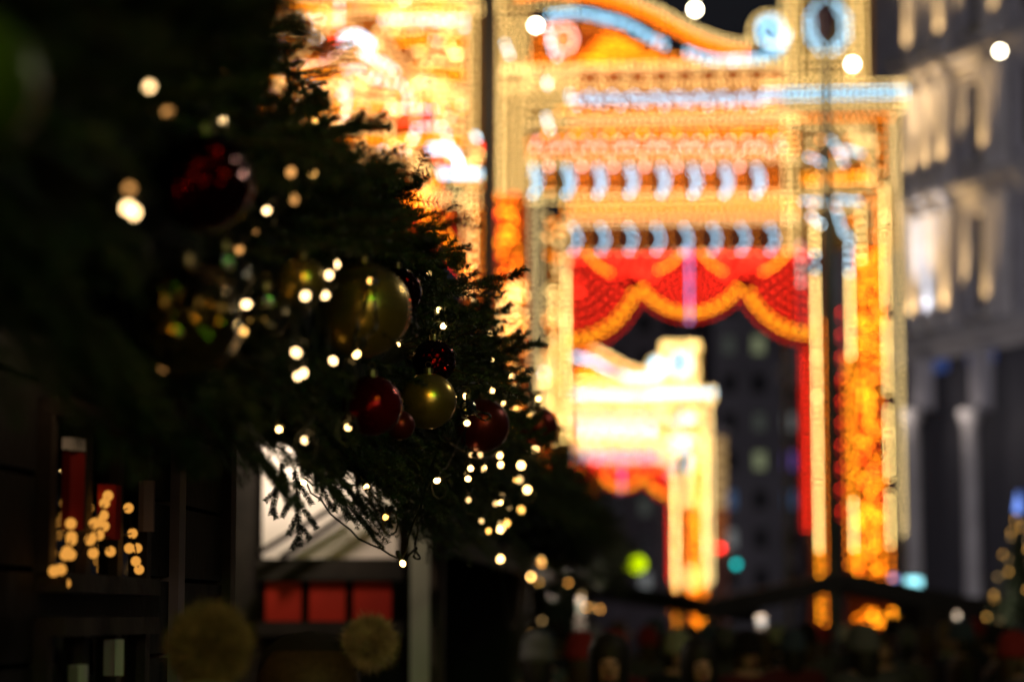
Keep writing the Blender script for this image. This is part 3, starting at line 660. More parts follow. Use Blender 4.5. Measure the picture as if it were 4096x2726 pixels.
wallbox('frame_rail', 1030, 1612, 2236, 2318, M['black_wood'], s2, .05); wallbox('frame_rail', 1030, 1612, 2486, 2540, M['black_wood'], s2, .05)
wallbox('pale_post', 1642, 1722, 1780, 2900, M['pale_post'], s2, .10)
wallbox('grey_post', 868, 930, 1700, 2900, M['grey_post'], s2, .07)
# bulkhead lamp between the stalls which lights that wall
p = at(1120, 1700, 12.55); bl_ = empty('wall_lamp', p, 0, 'warm bulkhead lamp hidden behind fir branches above the white panel', 'lamp')
q = MB(); q.sphere((0, 0, 0), .06, 12, 8); q.build('globe', emis('bulkhead_glow', (1, .82, .62), 8), bl_, True)
q = MB(); q.bar((0, 0, .05), (0, .42, .1), .012, 6); q.build('bracket', M['steel'], bl_)
lamp('bulkhead_light', (0, 0, -.1), 22, (1, .80, .60), .06, bl_)
# inside the window of stall 1
banners = empty('cloth_banner', line(-1.268, 5.0), LR, 'red and pale cloth banners hanging at the nearest stall window', 'banner')
for i, (x, z, wd, hh, mt) in enumerate(((.05, 1.99, .07, .16, 'red_panel'), (.36, 1.94, .07, .12, 'red_panel'), (.05, 2.02, .07, .025, 'white_panel'), (.74, 1.97, .04, .12, 'grey_post'), (.43, 1.60, .10, .08, 'white_panel'), (.12, 1.55, .16, .06, 'white_panel'))):
    q = MB(); n = 6
    q.add([(x-wd/2+wd*k/n, .02*math.sin(k*1.7+i), z-hh*(j)) for j in (0, 1) for k in range(n+1)], [(k, k+1, k+n+2, k+n+1) for k in range(n)]); q.build('cloth', M[mt], banners)
bpy.context.view_layer.update()
el = empty('fill_eave_lamp', line(-1.12, 4.85, 2.22), 0, 'small warm lamp added under the eave to light the nearest window', 'lamp')  # added source hidden by the garland, brightens the banners
q = MB(); q.sphere((0, 0, 0), .02, 10, 8); q.build('bulb', emis('fill_eave_lamp_glow', (1, .66, .36), 5), el, True)
q = MB(); q.lathe([(.022, .0), (.03, .02), (.02, .06), (.004, .10)], n=10); q.build('holder', M['steel'], el)
lamp('fill_eave_lamp_light', (0, 0, -.04), .4, (1, .70, .42), .03, el)

# ================================================================== FIR
def fir_branch(L, ntw, seed, nd=.0024):
    rnd = random.Random(seed); mb = MB()
    def twig(p0, dr, Lt, r, nl, curve):
        dr = dr.normalized(); n = 7; pts = []; p = Vector(p0); d = dr.copy(); side0 = d.cross(Vector((0, 0, 1))).normalized()
        for i in range(n+1):
            pts.append(p.copy()); p = p+d*(Lt/n); d = (d+curve*(1/n)).normalized()
        mb.tube(pts, [r*(1-.7*i/n) for i in range(n+1)], 4, 1)
        m_ = int(Lt/nd)
        for k in range(m_):
            t = (k+rnd.random())/m_*n; i = min(n-1, int(t)); q_ = pts[i].lerp(pts[i+1], t-i); td = (pts[i+1]-pts[i]).normalized()
            sd = td.cross(Vector((0, 0, 1))).normalized(); upv = sd.cross(td)
            for s in (-1, 1, -1, 1, 0):
                an = (R(rnd.gauss(4, 24)) if s else R(90+rnd.gauss(0, 40)))
                if s == 0 and rnd.random() < .35: an = -an
                out = sd*math.cos(an)*(s if s else 1)+upv*math.sin(an)
                tp = min(1, (Lt-(k/m_)*Lt)/.02+.8)
                ll = nl*rnd.uniform(.8, 1.1)*tp; dn = (out+td*rnd.uniform(.25, .6)).normalized()
                wv = dn.cross(Vector((rnd.gauss(0, 1), rnd.gauss(0, 1), rnd.gauss(0, 1)))).normalized()*.0014
                a_ = q_; c_ = q_+dn*ll*.6+td*.001; e_ = q_+dn*ll+td*ll*.12
                mb.add([a_-wv, a_+wv, c_+wv*.9, c_-wv*.9, e_], [(0, 1, 2, 3), (3, 2, 4)], 0)
        # bud at the tip
        mb.sphere(pts[-1], .0028, 5, 3, 1)
        return pts
    main = twig((0, 0, 0), Vector((1, 0, 0)), L, .0042, .0215, Vector((.1, 0, rnd.uniform(-.25, .15))))
    for k in range(ntw):
        t = .15+.72*k/max(1, ntw-1); i = min(6, int(t*7)); p0 = main[i].lerp(main[i+1], t*7-i)
        s = 1 if k % 2 else -1; Lt = L*(.50-.34*t)*rnd.uniform(.8, 1.2)
        twig(p0, Vector((1, s*rnd.uniform(.75, 1.2), rnd.gauss(0, .12))), Lt, .0026, .0195, Vector((.5, 0, rnd.uniform(-.3, .15))))
    return mb.mesh('branch', [M['needle'], M['bark']])
FIR = [fir_branch(.34, 6, 1), fir_branch(.28, 5, 2), fir_branch(.36, 6, 3), fir_branch(.24, 3, 4), fir_branch(.30, 5, 5)]
FIRC = [fir_branch(.34, 5, 9, .008), fir_branch(.30, 5, 10, .008)]     # coarser ones far away

GA, GB, RA, RB = -.96, CH+.65, .24, .34
def gsurf(d, an, s=1.0): return Vector((GA+DX*d+RA*s*math.cos(an), d, GB+RB*s*math.sin(an)))
def place_matrix(p, dr, roll, sc, face=False):
    x = dr.normalized(); up = Vector((0, 0, 1)); y = (p-Vector((0, 0, CH))).cross(x) if face else up.cross(x)
    if y.length < .05: y = Vector((0, 1, 0))
    y.normalize(); z = x.cross(y); m_ = Matrix((x, y, z)).transposed(); m_ = m_ @ Matrix.Rotation(roll, 3, 'X')
    return Matrix.Translation(p) @ m_.to_4x4() @ Matrix.Scale(sc, 4)
KEEP = []   # (centre, radius) of baubles and lights that hang clear of the fir
def clear(mt, L=.3):
    for f in (.25, .5, .75, 1.0):
        q = mt @ Vector((L*f, 0, 0)); v = q-Vector((0, 0, CH)); dq = v.length
        for c, r in KEEP:
            w_ = c-Vector((0, 0, CH)); dc = w_.length
            if dq > dc+r*.6: continue
            if (v*(dc/dq)-w_).length < r+.025: return False
    return True
def rand_branch(d, rnd):
    for _ in range(14):
        an = R(rnd.uniform(-95, 105)); p = gsurf(d, an, rnd.uniform(.45, .95))
        sn = math.sin(an)
        if sn < -.3: dr = Vector((.75, rnd.gauss(-.1, .4), -.75+rnd.gauss(0, .2)))*1.0
        else: dr = Vector((1.0, rnd.gauss(-.1, .45), -.12+.35*sn+rnd.gauss(0, .22)))
        m_ = place_matrix(p, dr, rnd.gauss(0, .5), rnd.uniform(.7, 1.0)*(1 if sn > -.3 else .62))
        if clear(m_): return m_
    return m_
def garland(d0, d1, n, extra, label, fine, seed):
    rnd = random.Random(seed); root = empty('fir_garland', line(-.92, d0, GB), 0, label, 'fir garland', 'fir garlands along the stall eaves')
    inv = root.matrix_basis.copy(); inv = Matrix.Translation(-Vector(root.location))
    q = MB(); N = 40; ns = 22; pts = []
    for i in range(N+1):
        d = d0+.05+(d1-d0-.1)*i/N
        for k in range(ns):
            an = 2*math.pi*k/ns; s = .62+(.16 if 0 < an < 2.4 else 0)+.12*math.sin(k*2.7+i*1.9)+.08*math.sin(i*3.3+k); 
            if i in (0, N): s *= .15
            pts.append(gsurf(d, an, s)-Vector(root.location))
    q.v = [tuple(v) for v in pts]
    for i in range(N):
        for k in range(ns): q.f.append((i*ns+k, i*ns+(k+1) % ns, (i+1)*ns+(k+1) % ns, (i+1)*ns+k)); q.m.append(0)
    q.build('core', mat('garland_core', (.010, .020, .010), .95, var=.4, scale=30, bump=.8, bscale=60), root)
    F = FIR if fine else FIRC
    for i in range(n):
        t = (i+rnd.random())/n; d = d0+(d1-d0)*(t**1.0); mt = rand_branch(d, rnd)
        o = link('branch', F[rnd.randrange(len(F))], root); o.matrix_local = inv @ mt
    if extra:   # undergrowth: joined
        Vs = []; Fs = []; Ms = []; off = 0
        src = [(np.array([v.co[:] for v in f.vertices]), [tuple(p_.vertices) for p_ in f.polygons], [p_.material_index for p_ in f.polygons]) for f in FIRC]
        q = MB()
        for i in range(extra):
            d = rnd.uniform(d0, d1); mt = inv @ rand_branch(d, rnd); V_, F_, M_ = src[rnd.randrange(2)]
            A4 = np.array(mt); VV = V_ @ A4[:3, :3].T + A4[:3, 3]; o_ = len(q.v)
            q.v += [tuple(v) for v in VV]; q.f += [tuple(o_+j for j in f) for f in F_]; q.m += M_
        o = q.build('undergrowth', [M['needle'], M['bark']], root); o['kind'] = 'stuff'
    return root
LEDM = []
for nm, mt in (('bright', 'led'), ('amber', 'led_am'), ('dim', 'led_dim')):
    q = MB(); q.lathe([(.001, -.0075), (.004, -.0062), (.0062, -.003), (.0068, .001), (.0056, .0055), (.003, .008), (.001, .009)], n=8); LEDM.append(q.mesh('bulb', M[mt], True))
q = MB(); q.lathe([(.001, .010), (.006, .010), (.0065, .03), (.004, .036), (.001, .037)], n=8); SOCK = q.mesh('socket', M['wire'], True)
LNEAR = [sv_m.copy() for sv_m in LEDM]
for me_, (c_, s_) in zip(LNEAR, (((1, .64, .28), 8.), ((1, .50, .12), 4.), ((1, .45, .12), 1.6))):
    me_.materials.clear(); me_.materials.append(emis('fairy_light_near_glow', c_, s_))
LBIG = []
for nm, mt in (('bright', 'led'), ('amber', 'led_am'), ('dim', 'led_dim')):
    q = MB(); q.sphere((0, 0, 0), .014, 8, 6); LBIG.append(q.mesh('bulb', M[mt], True))
# ------------------------------------------------------------------ fairy lights on the garlands
def on_garland(px, py, s=1.12):
    """where the sight line meets the garland surface (an elliptic tube along the eave)"""
    d = ray(px, py); d = d/d.y
    # a(t)=d.x t - DX t - GA ; b(t)=CH + d.z t - GB
    ax, bx = d.x-DX, -GA; az, bz = d.z, CH-GB; ra, rb = RA*s, RB*s
    qa = (ax/ra)**2+(az/rb)**2; qb = 2*(ax*bx/ra**2+az*bz/rb**2); qc = (bx/ra)**2+(bz/rb)**2-1
    D = qb*qb-4*qa*qc
    t = -qb/(2*qa) if D < 0 else (-qb-math.sqrt(D))/(2*qa)
    return t
LI = [(343,200,0),(513,276,0),(725,278,1),(560,370,1),(298,433,2),(293,478,0),(309,490,0),(614,484,0),(676,459,2),(497,203,2),(720,398,1),(669,397,2),(773,608,0),(757,633,0),(703,680,0),(748,679,0),
      (566,700,0),(852,646,1),(988,628,0),(1010,713,0),(1020,750,0),(1127,768,0),(1133,825,0),(1178,868,0),(912,794,0),(820,815,0),(682,811,0),(767,830,0),(685,865,0),(698,858,0),(560,762,1),(509,820,1),(801,982,0),(642,987,0),(702,1012,0),
      (699,1110,0),(842,1120,0),(887,1189,1),(1005,1105,0),(927,1296,0),(1045,917,0),(1073,912,0),(1108,916,0),(1131,899,0),(1159,931,0),(1187,937,1),(1239,917,0),(1218,957,1),(1224,948,2),(1075,973,0),(1230,1031,0),(1150,1048,0),(1083,1077,0),
      (1113,1076,0),(1077,1101,0),(1152,1069,0),(1199,1070,0),(1213,1126,0),(1195,1103,2),(1187,1102,1),(1150,1154,0),(1155,1140,2),(1171,1166,2),(1199,1172,1),(1152,1216,0),(1149,1205,2),(1165,1203,1),(1124,1221,1),(1151,1285,0),(1222,1326,1),(1246,1284,1),
      (1229,1243,2),(1213,1214,1),(1217,1190,2),(1362,1261,1),(1341,1306,1),(1383,1303,2),(1407,1325,1),(1246,1295,2),(1380,1400,2),(1307,1340,2),(1350,1395,2),(435,345,2),(515,160,2),(550,573,2),(585,530,2),(586,748,2),(375,845,2),(385,258,2),
      (1078,1150,2),(1140,1158,2),(1108,1198,2),(1112,1080,2),(1085,1046,2),(1105,1046,2),(1090,690,2),(690,150,2)]
LFAR = [sv_m.copy() for sv_m in LBIG]
for me_, (c_, s_) in zip(LFAR, (((1, .62, .24), 50.), ((1, .52, .14), 30.), ((1, .42, .08), 10.))):
    me_.materials.clear(); me_.materials.append(emis('fairy_light_far_glow', c_, s_))
strings = {}
def wstring(key, lab):
    if key not in strings: strings[key] = (empty('light_string', line(-.7, key, 2.4), 0, lab, 'fairy lights', 'warm fairy light strings on the garlands'), [])
    return strings[key]
for (ox, oy, k) in LI:
    px, py = ox*1.7385, oy*1.7385; t = on_garland(px, py, .95 if px < 1150 else 1.38)
    if px > 2080 and py > 2050: t = max(t, 18+(px-2080)/25)
    if px > 1500 and px < 2250 and py < 1750: t = min(max(t, 6.6), 8.2)
    if py > 1880 and 1100 < px < 1800: t = 6.9
    t = max(3.0, min(36, t)); p = at(px, py, t); KEEP.append((p, .004 if k == 2 else .012))
    if t < 5.5: s_ = wstring(4, 'fairy lights glowing as soft discs on the nearest part of the garland')
    elif t < 9.5: s_ = wstring(7, 'fairy lights in sharp focus among the baubles, black wires showing')
    elif t < 20: s_ = wstring(14, 'fairy lights clustered on the second garland')
    else: s_ = wstring(26, 'amber fairy lights trailing along the far garlands')
    root, pts = s_
    rel = p-Vector(root.location); pts.append((t, rel))
    far = t > 9.5
    o = link('bulb', (LFAR if t > 16 else LBIG if far else LNEAR if t < 4.6 else LEDM)[k], root, rel); ang = (random.gauss(0, .9), random.gauss(0, .9), 0); o.rotation_euler = ang
    if not far:
        sc_ = 1.2 if t > 5.2 else .9; o.scale = (sc_,)*3; c = link('socket', SOCK, root, rel); c.rotation_euler = ang; c.scale = (sc_,)*3
for key, (root, pts) in strings.items():
    ps = [p_ for t, p_ in pts]; order = [ps.pop(0)]
    while ps:
        nx = min(ps, key=lambda v: (v-order[-1]).length); ps.remove(nx); order.append(nx)
    cable = []
    for a, b_ in zip(order, order[1:]):
        L = (b_-a).length; mid = (a+b_)/2+Vector((-.03, .02, -.12*L-.015)); n = 10
        lp_ = L > .15 and random.random() < .5
        for i in range(n):
            t = i/n; cable.append(a*(1-t)**2+mid*2*t*(1-t)+b_*t*t+Vector((random.gauss(0, .004), random.gauss(0, .004), .012+random.gauss(0, .004))))
        if lp_:
            c = cable[-1]
            for k in range(9): an = 2*math.pi*k/8; cable.append(c+Vector((.02*math.sin(an)*1.1, .004*k/8, -.035*(1-math.cos(an)))))
    q = MB(); q.tube(cable, .003, 5); q.build('cable', M['wire'], root)
# in-focus wire loops
root7 = strings[7][0]; off7 = Vector(root7.location)
for pts in ([(1560, 805), (1500, 740), (1545, 720), (1600, 760), (1530, 790)], [(1770, 1620), (1840, 1560), (1800, 1640), (1768, 1645), (1790, 1590), (1850, 1540), (1930, 1530)], [(1890, 1640), (1960, 1660), (1935, 1680), (1890, 1640)], [(1690, 2060), (1660, 2180), (1680, 2230), (1655, 2225), (1665, 2190), (1610, 2250)], [(1500, 1090), (1495, 1200), (1500, 1310), (1430, 1370)], [(1500, 1310), (1560, 1350), (1600, 1390)],
            [(1430, 735), (1520, 755), (1560, 800), (1640, 830)], [(1200, 1060), (1205, 1130), (1260, 1190), (1210, 1260)], [(1160, 300), (1175, 285), (1190, 290), (1170, 330)], [(1640, 1240), (1650, 1330), (1670, 1330), (1655, 1250)]):
    s_ = smooth(pts, 8); mx_ = sum(a_ for a_, b_ in pts)/len(pts); my_ = sum(b_ for a_, b_ in pts)/len(pts); dd = min(7, on_garland(mx_, my_, 1.5))
    q = MB(); q.tube([at(x, y, dd+.05*math.sin(i))-off7 for i, (x, y) in enumerate([(a_, b_) for a_, b_ in s_])], .0036, 6); q.build('wire_loop', M['wire'], root7, True)
# glowing bulbs before the stall window stand in for reflections in its glass
ws = empty('light_string', line(-1.28, 5.0, 1.9), 0, 'glowing bulbs standing in for warm reflections in the nearest stall window', 'fairy lights'); cp = []
WREFL = LBIG[2].copy(); WREFL.materials.clear(); WREFL.materials.append(emis('window_reflection_glow', (1, .42, .07), .8))
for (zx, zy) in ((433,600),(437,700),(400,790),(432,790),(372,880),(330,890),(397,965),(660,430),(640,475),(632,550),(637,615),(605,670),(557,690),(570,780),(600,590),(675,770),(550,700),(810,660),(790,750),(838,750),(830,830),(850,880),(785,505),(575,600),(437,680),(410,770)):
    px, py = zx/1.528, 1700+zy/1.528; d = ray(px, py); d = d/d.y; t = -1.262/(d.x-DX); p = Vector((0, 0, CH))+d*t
    o = link('bulb', WREFL, ws, p-Vector(ws.location)); o.scale = (.85,)*3; cp.append(p-Vector(ws.location))
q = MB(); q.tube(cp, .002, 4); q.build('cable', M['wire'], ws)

# ------------------------------------------------------------------ baubles
def bauble(px, py, rp, d, mt, label, cap=True, tilt=.1):
    if 3 < d < 9: d = min(d, on_garland(px, py, 1.25 if px > 1150 else 1.0))
    r = rp/FPX*d; KEEP.append((at(px, py, d), r*.85)); root = empty('bauble', at(px, py, d), 0, label, 'bauble', 'baubles hung on the fir garlands')
    q = MB(); q.sphere((0, 0, 0), r, 40, 24); q.build('ball', M[mt], root, True)
    q = MB(); q.lathe([(.09*r+.006, r*.985), (.09*r+.007, r+.012), (.003, r+.015)], n=12); q.build('cap', M['cap'], root)
    q = MB(); q.tube([(math.sin(a)*.008, 0, r+.022-math.cos(a)*.008) for a in np.linspace(0, 2*math.pi, 10)], .001, 4); q.build('loop', M['cap'], root)
for a in ((1452, 1238, 192, 6.95, 'gold', 'large matt gold bauble in focus with greenish sheen'), (1487, 1622, 122, 6.9, 'red', 'glossy red bauble below the large gold one'),
          (1713, 1603, 113, 6.95, 'gold', 'smaller gold bauble right of the glossy red one'), (1930, 1700, 108, 7.5, 'dark_red', 'dark red-brown bauble beneath the fairy light cluster'),
          (1872, 1628, 34, 7.0, 'silver_gl', 'tiny silvery bauble between gold and dark red ones'), (750, 1275, 225, 4.9, 'gold_gl', 'big blurred gold glitter bauble at left'),
          (1210, 1130, 98, 5.9, 'gold', 'amber gold bauble half hidden by a hanging wire'), (815, 730, 205, 4.7, 'red_gl', 'big blurred red glitter bauble at upper left'),
          (1062, 1258, 100, 5.8, 'silver_gl', 'silver glitter bauble between two gold ones'), (-170, 330, 330, 2.05, 'lime', 'out of focus green bauble at the left frame edge'),
          (1735, 1445, 88, 7.3, 'red_gl', 'red glitter bauble tucked in the fir above the small gold one'), (1590, 1170, 100, 7.15, 'red_gl', 'red sequin bauble peeking out behind the large gold one'),
          (2150, 1705, 84, 9.6, 'dark_red', 'dark bauble on the garland end right of the light cluster'), (2235, 2215, 78, 22, 'lime', 'lime green bauble blurred on the third garland'),
          (2185, 2125, 58, 20, 'red', 'red bauble blurred on the third garland'), (900, 1110, 110, 5.4, 'silver_gl', 'pale blurred bauble above the big gold glitter one'), (1600, 1700, 60, 7.2, 'dark_red', 'small red bauble low between red and gold ones')):
    bauble(*a)

g1 = garland(1.9, 9.2, 298, 460, 'thick near fir garland hung with gold and red baubles, in focus', True, 21)
g2 = garland(9.5, 18.6, 230, 0, 'second fir garland further down the row, dotted with amber lights', False, 22)
g3 = garland(19, 27.5, 120, 0, 'third fir garland, small and blurred beyond the second', False, 23)
g4 = garland(28, 36, 80, 0, 'last fir garland of the row, beside the lime green lamp', False, 24)
# hand placed silhouette branches of the near garland
inv1 = Matrix.Translation(-Vector(g1.location))
def sil(px, py, Y, tx, ty, tY, k, roll=0., L=None):
    p0 = at(px, py, Y); p1 = at(tx, ty, tY); v = p1-p0; base = (.34, .28, .36, .24, .30)[k]
    o = link('branch', FIR[k], g1); o.matrix_local = inv1 @ place_matrix(p0, v, roll, v.length/base, True)
for a in ((1740, 1160, 7.3, 2080, 1085, 7.35, 3, .9), (1900, 1180, 7.4, 2010, 1190, 7.4, 1, .2), (1760, 1350, 7.3, 2085, 1365, 7.3, 1, .3), (1780, 1500, 7.4, 2120, 1520, 7.5, 4, .2), (1800, 1270, 7.3, 2040, 1240, 7.3, 3, .1),
          (1560, 900, 7.1, 1780, 905, 7.2, 3, .6), (1500, 960, 7.1, 1850, 1060, 7.2, 2, .3), (1400, 760, 6.6, 1640, 860, 6.7, 1, .3), (1240, 520, 5.9, 1420, 510, 6, 3, .3), (1260, 640, 6.1, 1450, 700, 6.2, 3, .4), (1180, 370, 5.5, 1310, 378, 5.5, 3, .2),
          (900, 120, 4.6, 1110, 230, 4.7, 1, .4), (850, -60, 4.5, 1100, 40, 4.6, 2, .4), (640, -40, 4.3, 800, 60, 4.4, 3, .4), (1180, 1880, 6.7, 1205, 2185, 6.7, 0, .2), (1130, 1850, 6.7, 1090, 2060, 6.7, 3, .4), (1250, 1850, 6.8, 1330, 2030, 6.8, 3, .7), (1310, 1860, 6.8, 1400, 2080, 6.8, 3, .3),
          (1420, 1880, 6.9, 1450, 2060, 6.9, 3, .2), (1960, 1620, 7.9, 2160, 1690, 8, 1, .3), (2000, 1730, 8.3, 2220, 1760, 8.4, 1, .2), (1080, 250, 5.2, 1300, 370, 5.3, 2, .2), (1330, 800, 6.6, 1560, 990, 6.8, 0, .4), (1600, 1060, 7.1, 1830, 1200, 7.2, 0, .6), (1600, 1300, 7.0, 1830, 1440, 7., 2, .3), (1700, 1450, 7.1, 1900, 1560, 7.2, 4, .5)):
    sil(*a)

# fir column and trees
def fir_tree(loc, h, r, n, label, lights, seed, cat='christmas tree', taper=1.0, name='christmas_tree'):
    rnd = random.Random(seed); root = empty(name, loc, 0, label, cat)
    q = MB(); q.lathe([(.08, 0), (.07, h*.5), (.015, h*.98)], n=8); q.build('trunk', M['bark'], root)
    q = MB(); q.lathe([(r*.5, .3), (r*.65, .4), (r*.6*(1-.55*taper), h*.55), (.02, h*.97)], n=14); q.build('inner_foliage', mat('inner_foliage', (.010, .02, .010), .95, var=.4, scale=20, bump=.8), root)
    for i in range(n):
        z = .35+(h-.4)*(i/n)**1.1; rr = r*(1-taper*z/h)+.02; an = i*2.399+rnd.gauss(0, .2)
        dr = Vector((math.cos(an), math.sin(an), .25-.5*(1-z/h))); p = Vector((math.cos(an)*rr*.3, math.sin(an)*rr*.3, z))
        o = link('branch', FIRC[i % 2], root); o.matrix_local = place_matrix(p, dr, rnd.gauss(0, .4), max(.35, rr*.9/.32))
    ls = empty('light_string', Vector(loc), 0, 'warm fairy lights wound round the '+lights[0], 'fairy lights')
    cpts = []
    for i in range(lights[1]):
        z = .5+(h-.55)*i/lights[1]; rr = r*(1-taper*z/h)*.95+.05; an = i*1.35+rnd.gauss(0, .3)
        p = Vector((math.cos(an)*rr, math.sin(an)*rr, z)); cpts.append(p)
        link('bulb', LEDM[rnd.choice([1, 1, 2])], ls, p)
    q = MB(); q.tube(cpts, .004, 4); q.build('cable', M['wire'], ls)
    return root
sv = LEDM; LEDM = LBIG
cx = at(2245, 2000, 26)
fir_tree((cx.x, 26, 0), 3.6, .36, 110, 'dark slim fir column standing at the end of the near garlands', ('slim fir column', 22), 5, 'fir column', .35, 'fir_column')
tp = at(4070, 2040, 30)
fir_tree((tp.x, 30, 0), tp.z, .85, 150, 'lit Christmas tree at the right edge beside the grey building', ('right-hand Christmas tree', 44), 6)
q = MB(); q.lathe([(.0, 0), (.05, .06), (.0, .3)], n=8); o = q.build('tree_topper', emis('blue_topper_glow', (.2, .35, 1), 1.6), None, loc=(tp.x, 30, tp.z-.05)); tag(o, 'blue glowing spike topper on the right-hand tree', 'topper')
LEDM = sv

# ================================================================== CANOPY GATE on the right
cg = empty('gable_canopy', (at(3350, 2300, 34).x, 34, 0), 0, 'dark open market canopy with a low gable roof before the arch', 'canopy')
za, ze = at(3350, 2325, 34).z, at(3350, 2440, 34).z; HW = 1.9
for s in (-1, 1):
    q = MB(); q.box((s*HW/2, 0, (za+ze)/2), (math.hypot(HW, za-ze), 2.2, .26), Matrix.Rotation(s*math.atan2(za-ze, HW), 3, 'Y')); q.build('roof_slope', M['roof'], cg)
    for y in (-1, 1):
        q = MB(); q.box((s*(HW-.15), y*.95, ze/2), (.08, .08, ze)); q.build('post', M['black_wood'], cg)
q = MB(); q.box((0, 0, .5), (3.3, 1.6, 1.0)); q.build('counter', M['black_wood'], cg)
rg = empty('gable_canopy', (at(2700, 2300, 37).x, 38, 0), 0, 'flatter dark canopy roof left of the gabled one, joined lower', 'canopy')
q = MB(); q.box((0, 0, at(2700, 2405, 38).z), (2.6, 2, .26), Matrix.Rotation(R(9), 3, 'Y')); q.build('roof_slope', M['roof'], rg)
for s in (-1, 1):
    q = MB(); q.box((s*.95, 0, at(2700, 2440, 38).z/2-.1), (.08, .08, at(2700, 2440, 38).z-.25)); q.build('post', M['black_wood'], rg)
rg2 = empty('market_stall', (at(3980, 2300, 34).x, 34, 0), 0, 'low dark stall at the right edge beneath the lit tree', 'market stall')
q = MB(); q.box((0, 0, .9), (2.4, 2.0, 1.8)); q.build('body', M['black_wood'], rg2)
q = MB(); q.box((0, 0, 1.86), (2.8, 2.3, .1)); q.build('roof', M['roof'], rg2)

# ================================================================== PEOPLE
SKIN = mat('skin', (.42, .24, .17), .55, var=.06, scale=20)
def skin_mesh(name, vs, es, rs, mats, sub=1, root=0):
    me = bpy.data.meshes.new('t'); me.from_pydata(vs, es, []); o = bpy.data.objects.new('t', me); COL.objects.link(o)
    o.modifiers.new('s', 'SKIN'); lay = me.skin_vertices[0].data
    for i, r_ in enumerate(rs): lay[i].radius = r_ if isinstance(r_, tuple) else (r_, r_)
    lay[root].use_root = True
    o.modifiers.new('u', 'SUBSURF').levels = sub
    dg = bpy.context.evaluated_depsgraph_get(); dg.update(); m2 = bpy.data.meshes.new_from_object(o.evaluated_get(dg)); m2.name = name
    bpy.data.objects.remove(o); bpy.data.meshes.remove(me)
    m2.materials.clear()
    for x in mats: m2.materials.append(x)
    m2.polygons.foreach_set('use_smooth', [True]*len(m2.polygons)); return m2
BODY = None
def body_mesh():
    # pelvis, spine, neck, head, arms with five fingers, legs, feet  (height 1.70, facing -y)
    vs = [(0, 0, .95), (0, 0, 1.12), (0, .01, 1.32), (0, .01, 1.44), (0, 0, 1.52), (0, -.015, 1.58), (0, -.01, 1.66)]
    rs = [(.15, .11), (.13, .10), (.16, .11), (.09, .07), .052, (.070, .082), (.062, .078)]
    es = [(0, 1), (1, 2), (2, 3), (3, 4), (4, 5), (5, 6)]
    for s in (-1, 1):
        b_ = len(vs); vs += [(s*.17, .01, 1.40), (s*.22, .02, 1.16), (s*.21, -.06, .93), (s*.20, -.09, .86)]; rs += [.055, .045, .033, .030]; es += [(3, b_), (b_, b_+1), (b_+1, b_+2), (b_+2, b_+3)]
        for f in range(4):
            q = len(vs); x = s*(.20)+(.0); yy = -.115+.022*f-.01; L = (.055, .065, .07, .058)[f]
            vs += [(x, yy, .82), (x-s*.006, yy-.004, .82-L*.6), (x-s*.02, yy-.004, .82-L)]; rs += [.0095, .0085, .0075]; es += [(b_+3, q), (q, q+1), (q+1, q+2)]
        q = len(vs); vs += [(s*.185, -.125, .845), (s*.178, -.14, .815)]; rs += [.0105, .009]; es += [(b_+3, q), (q, q+1)]
        q = len(vs); vs += [(s*.09, 0, .86), (s*.10, -.01, .50), (s*.10, .02, .10), (s*.10, -.12, .04)]; rs += [.085, .060, .042, .038]; es += [(0, q), (q, q+1), (q+1, q+2), (q+2, q+3)]
    return skin_mesh('body', vs, es, rs, [SKIN], 1)
BODY = body_mesh()
def face_bits():
    q = MB(); q.sphere((0, -.095, 1.585), .016, 8, 6, 0, (.8, 1.1, 1.5))
    for s in (-1, 1): q.sphere((s*.078, 0, 1.60), .022, 8, 6, 0, (.4, .8, 1.3))
    nose = q.mesh('nose_and_ears', SKIN, True)
    q = MB()
    for s in (-1, 1): q.sphere((s*.031, -.083, 1.617), .011, 8, 6, 0, (1.2, .6, .7))
    eyes = q.mesh('eyes', mat('eye', (.05, .04, .04), .2, var=.05), True)
    q = MB(); q.sphere((0, -.088, 1.545), .022, 10, 6, 0, (1.1, .35, .35)); mouth = q.mesh('mouth', mat('lips', (.35, .1, .09), .5, var=.05), True)
    return nose, eyes, mouth
NOSE, EYES, MOUTH = face_bits()
def coat_mesh(mt, long):
    vs = [(0, 0, .95), (0, 0, 1.12), (0, .01, 1.32), (0, .01, 1.43), (0, .0, 1.485)]; rs = [(.20, .155), (.185, .145), (.205, .15), (.12, .10), .075]; es = [(0, 1), (1, 2), (2, 3), (3, 4)]
    q = len(vs); vs += [(0, 0, .70 if long else .86)]; rs += [(.22, .18)]; es += [(0, q)]
    for s in (-1, 1):
        b_ = len(vs); vs += [(s*.18, .01, 1.39), (s*.235, .02, 1.16), (s*.222, -.06, .95)]; rs += [.08, .068, .052]; es += [(3, b_), (b_, b_+1), (b_+1, b_+2)]
    return skin_mesh('coat', vs, es, rs, [mt], 2)
def trouser_mesh(mt):
    vs = [(0, 0, .92)]; rs = [(.16, .13)]; es = []
    for s in (-1, 1):
        q = len(vs); vs += [(s*.095, 0, .84), (s*.105, -.01, .50), (s*.105, .02, .10)]; rs += [.105, .08, .062]; es += [(0, q), (q, q+1), (q+1, q+2)]
    return skin_mesh('trousers', vs, es, rs, [mt], 1)
def boot_mesh(mt):
    q = MB()
    for s in (-1, 1):
        q.sphere((s*.10, -.06, .045), .06, 10, 8, 0, (.85, 2.1, .75)); q.lathe([(.055, .02), (.058, .14), (.062, .24), (.05, .245)], (s*.105, .02, 0), 10)
    return q.mesh('boots', mt, True)
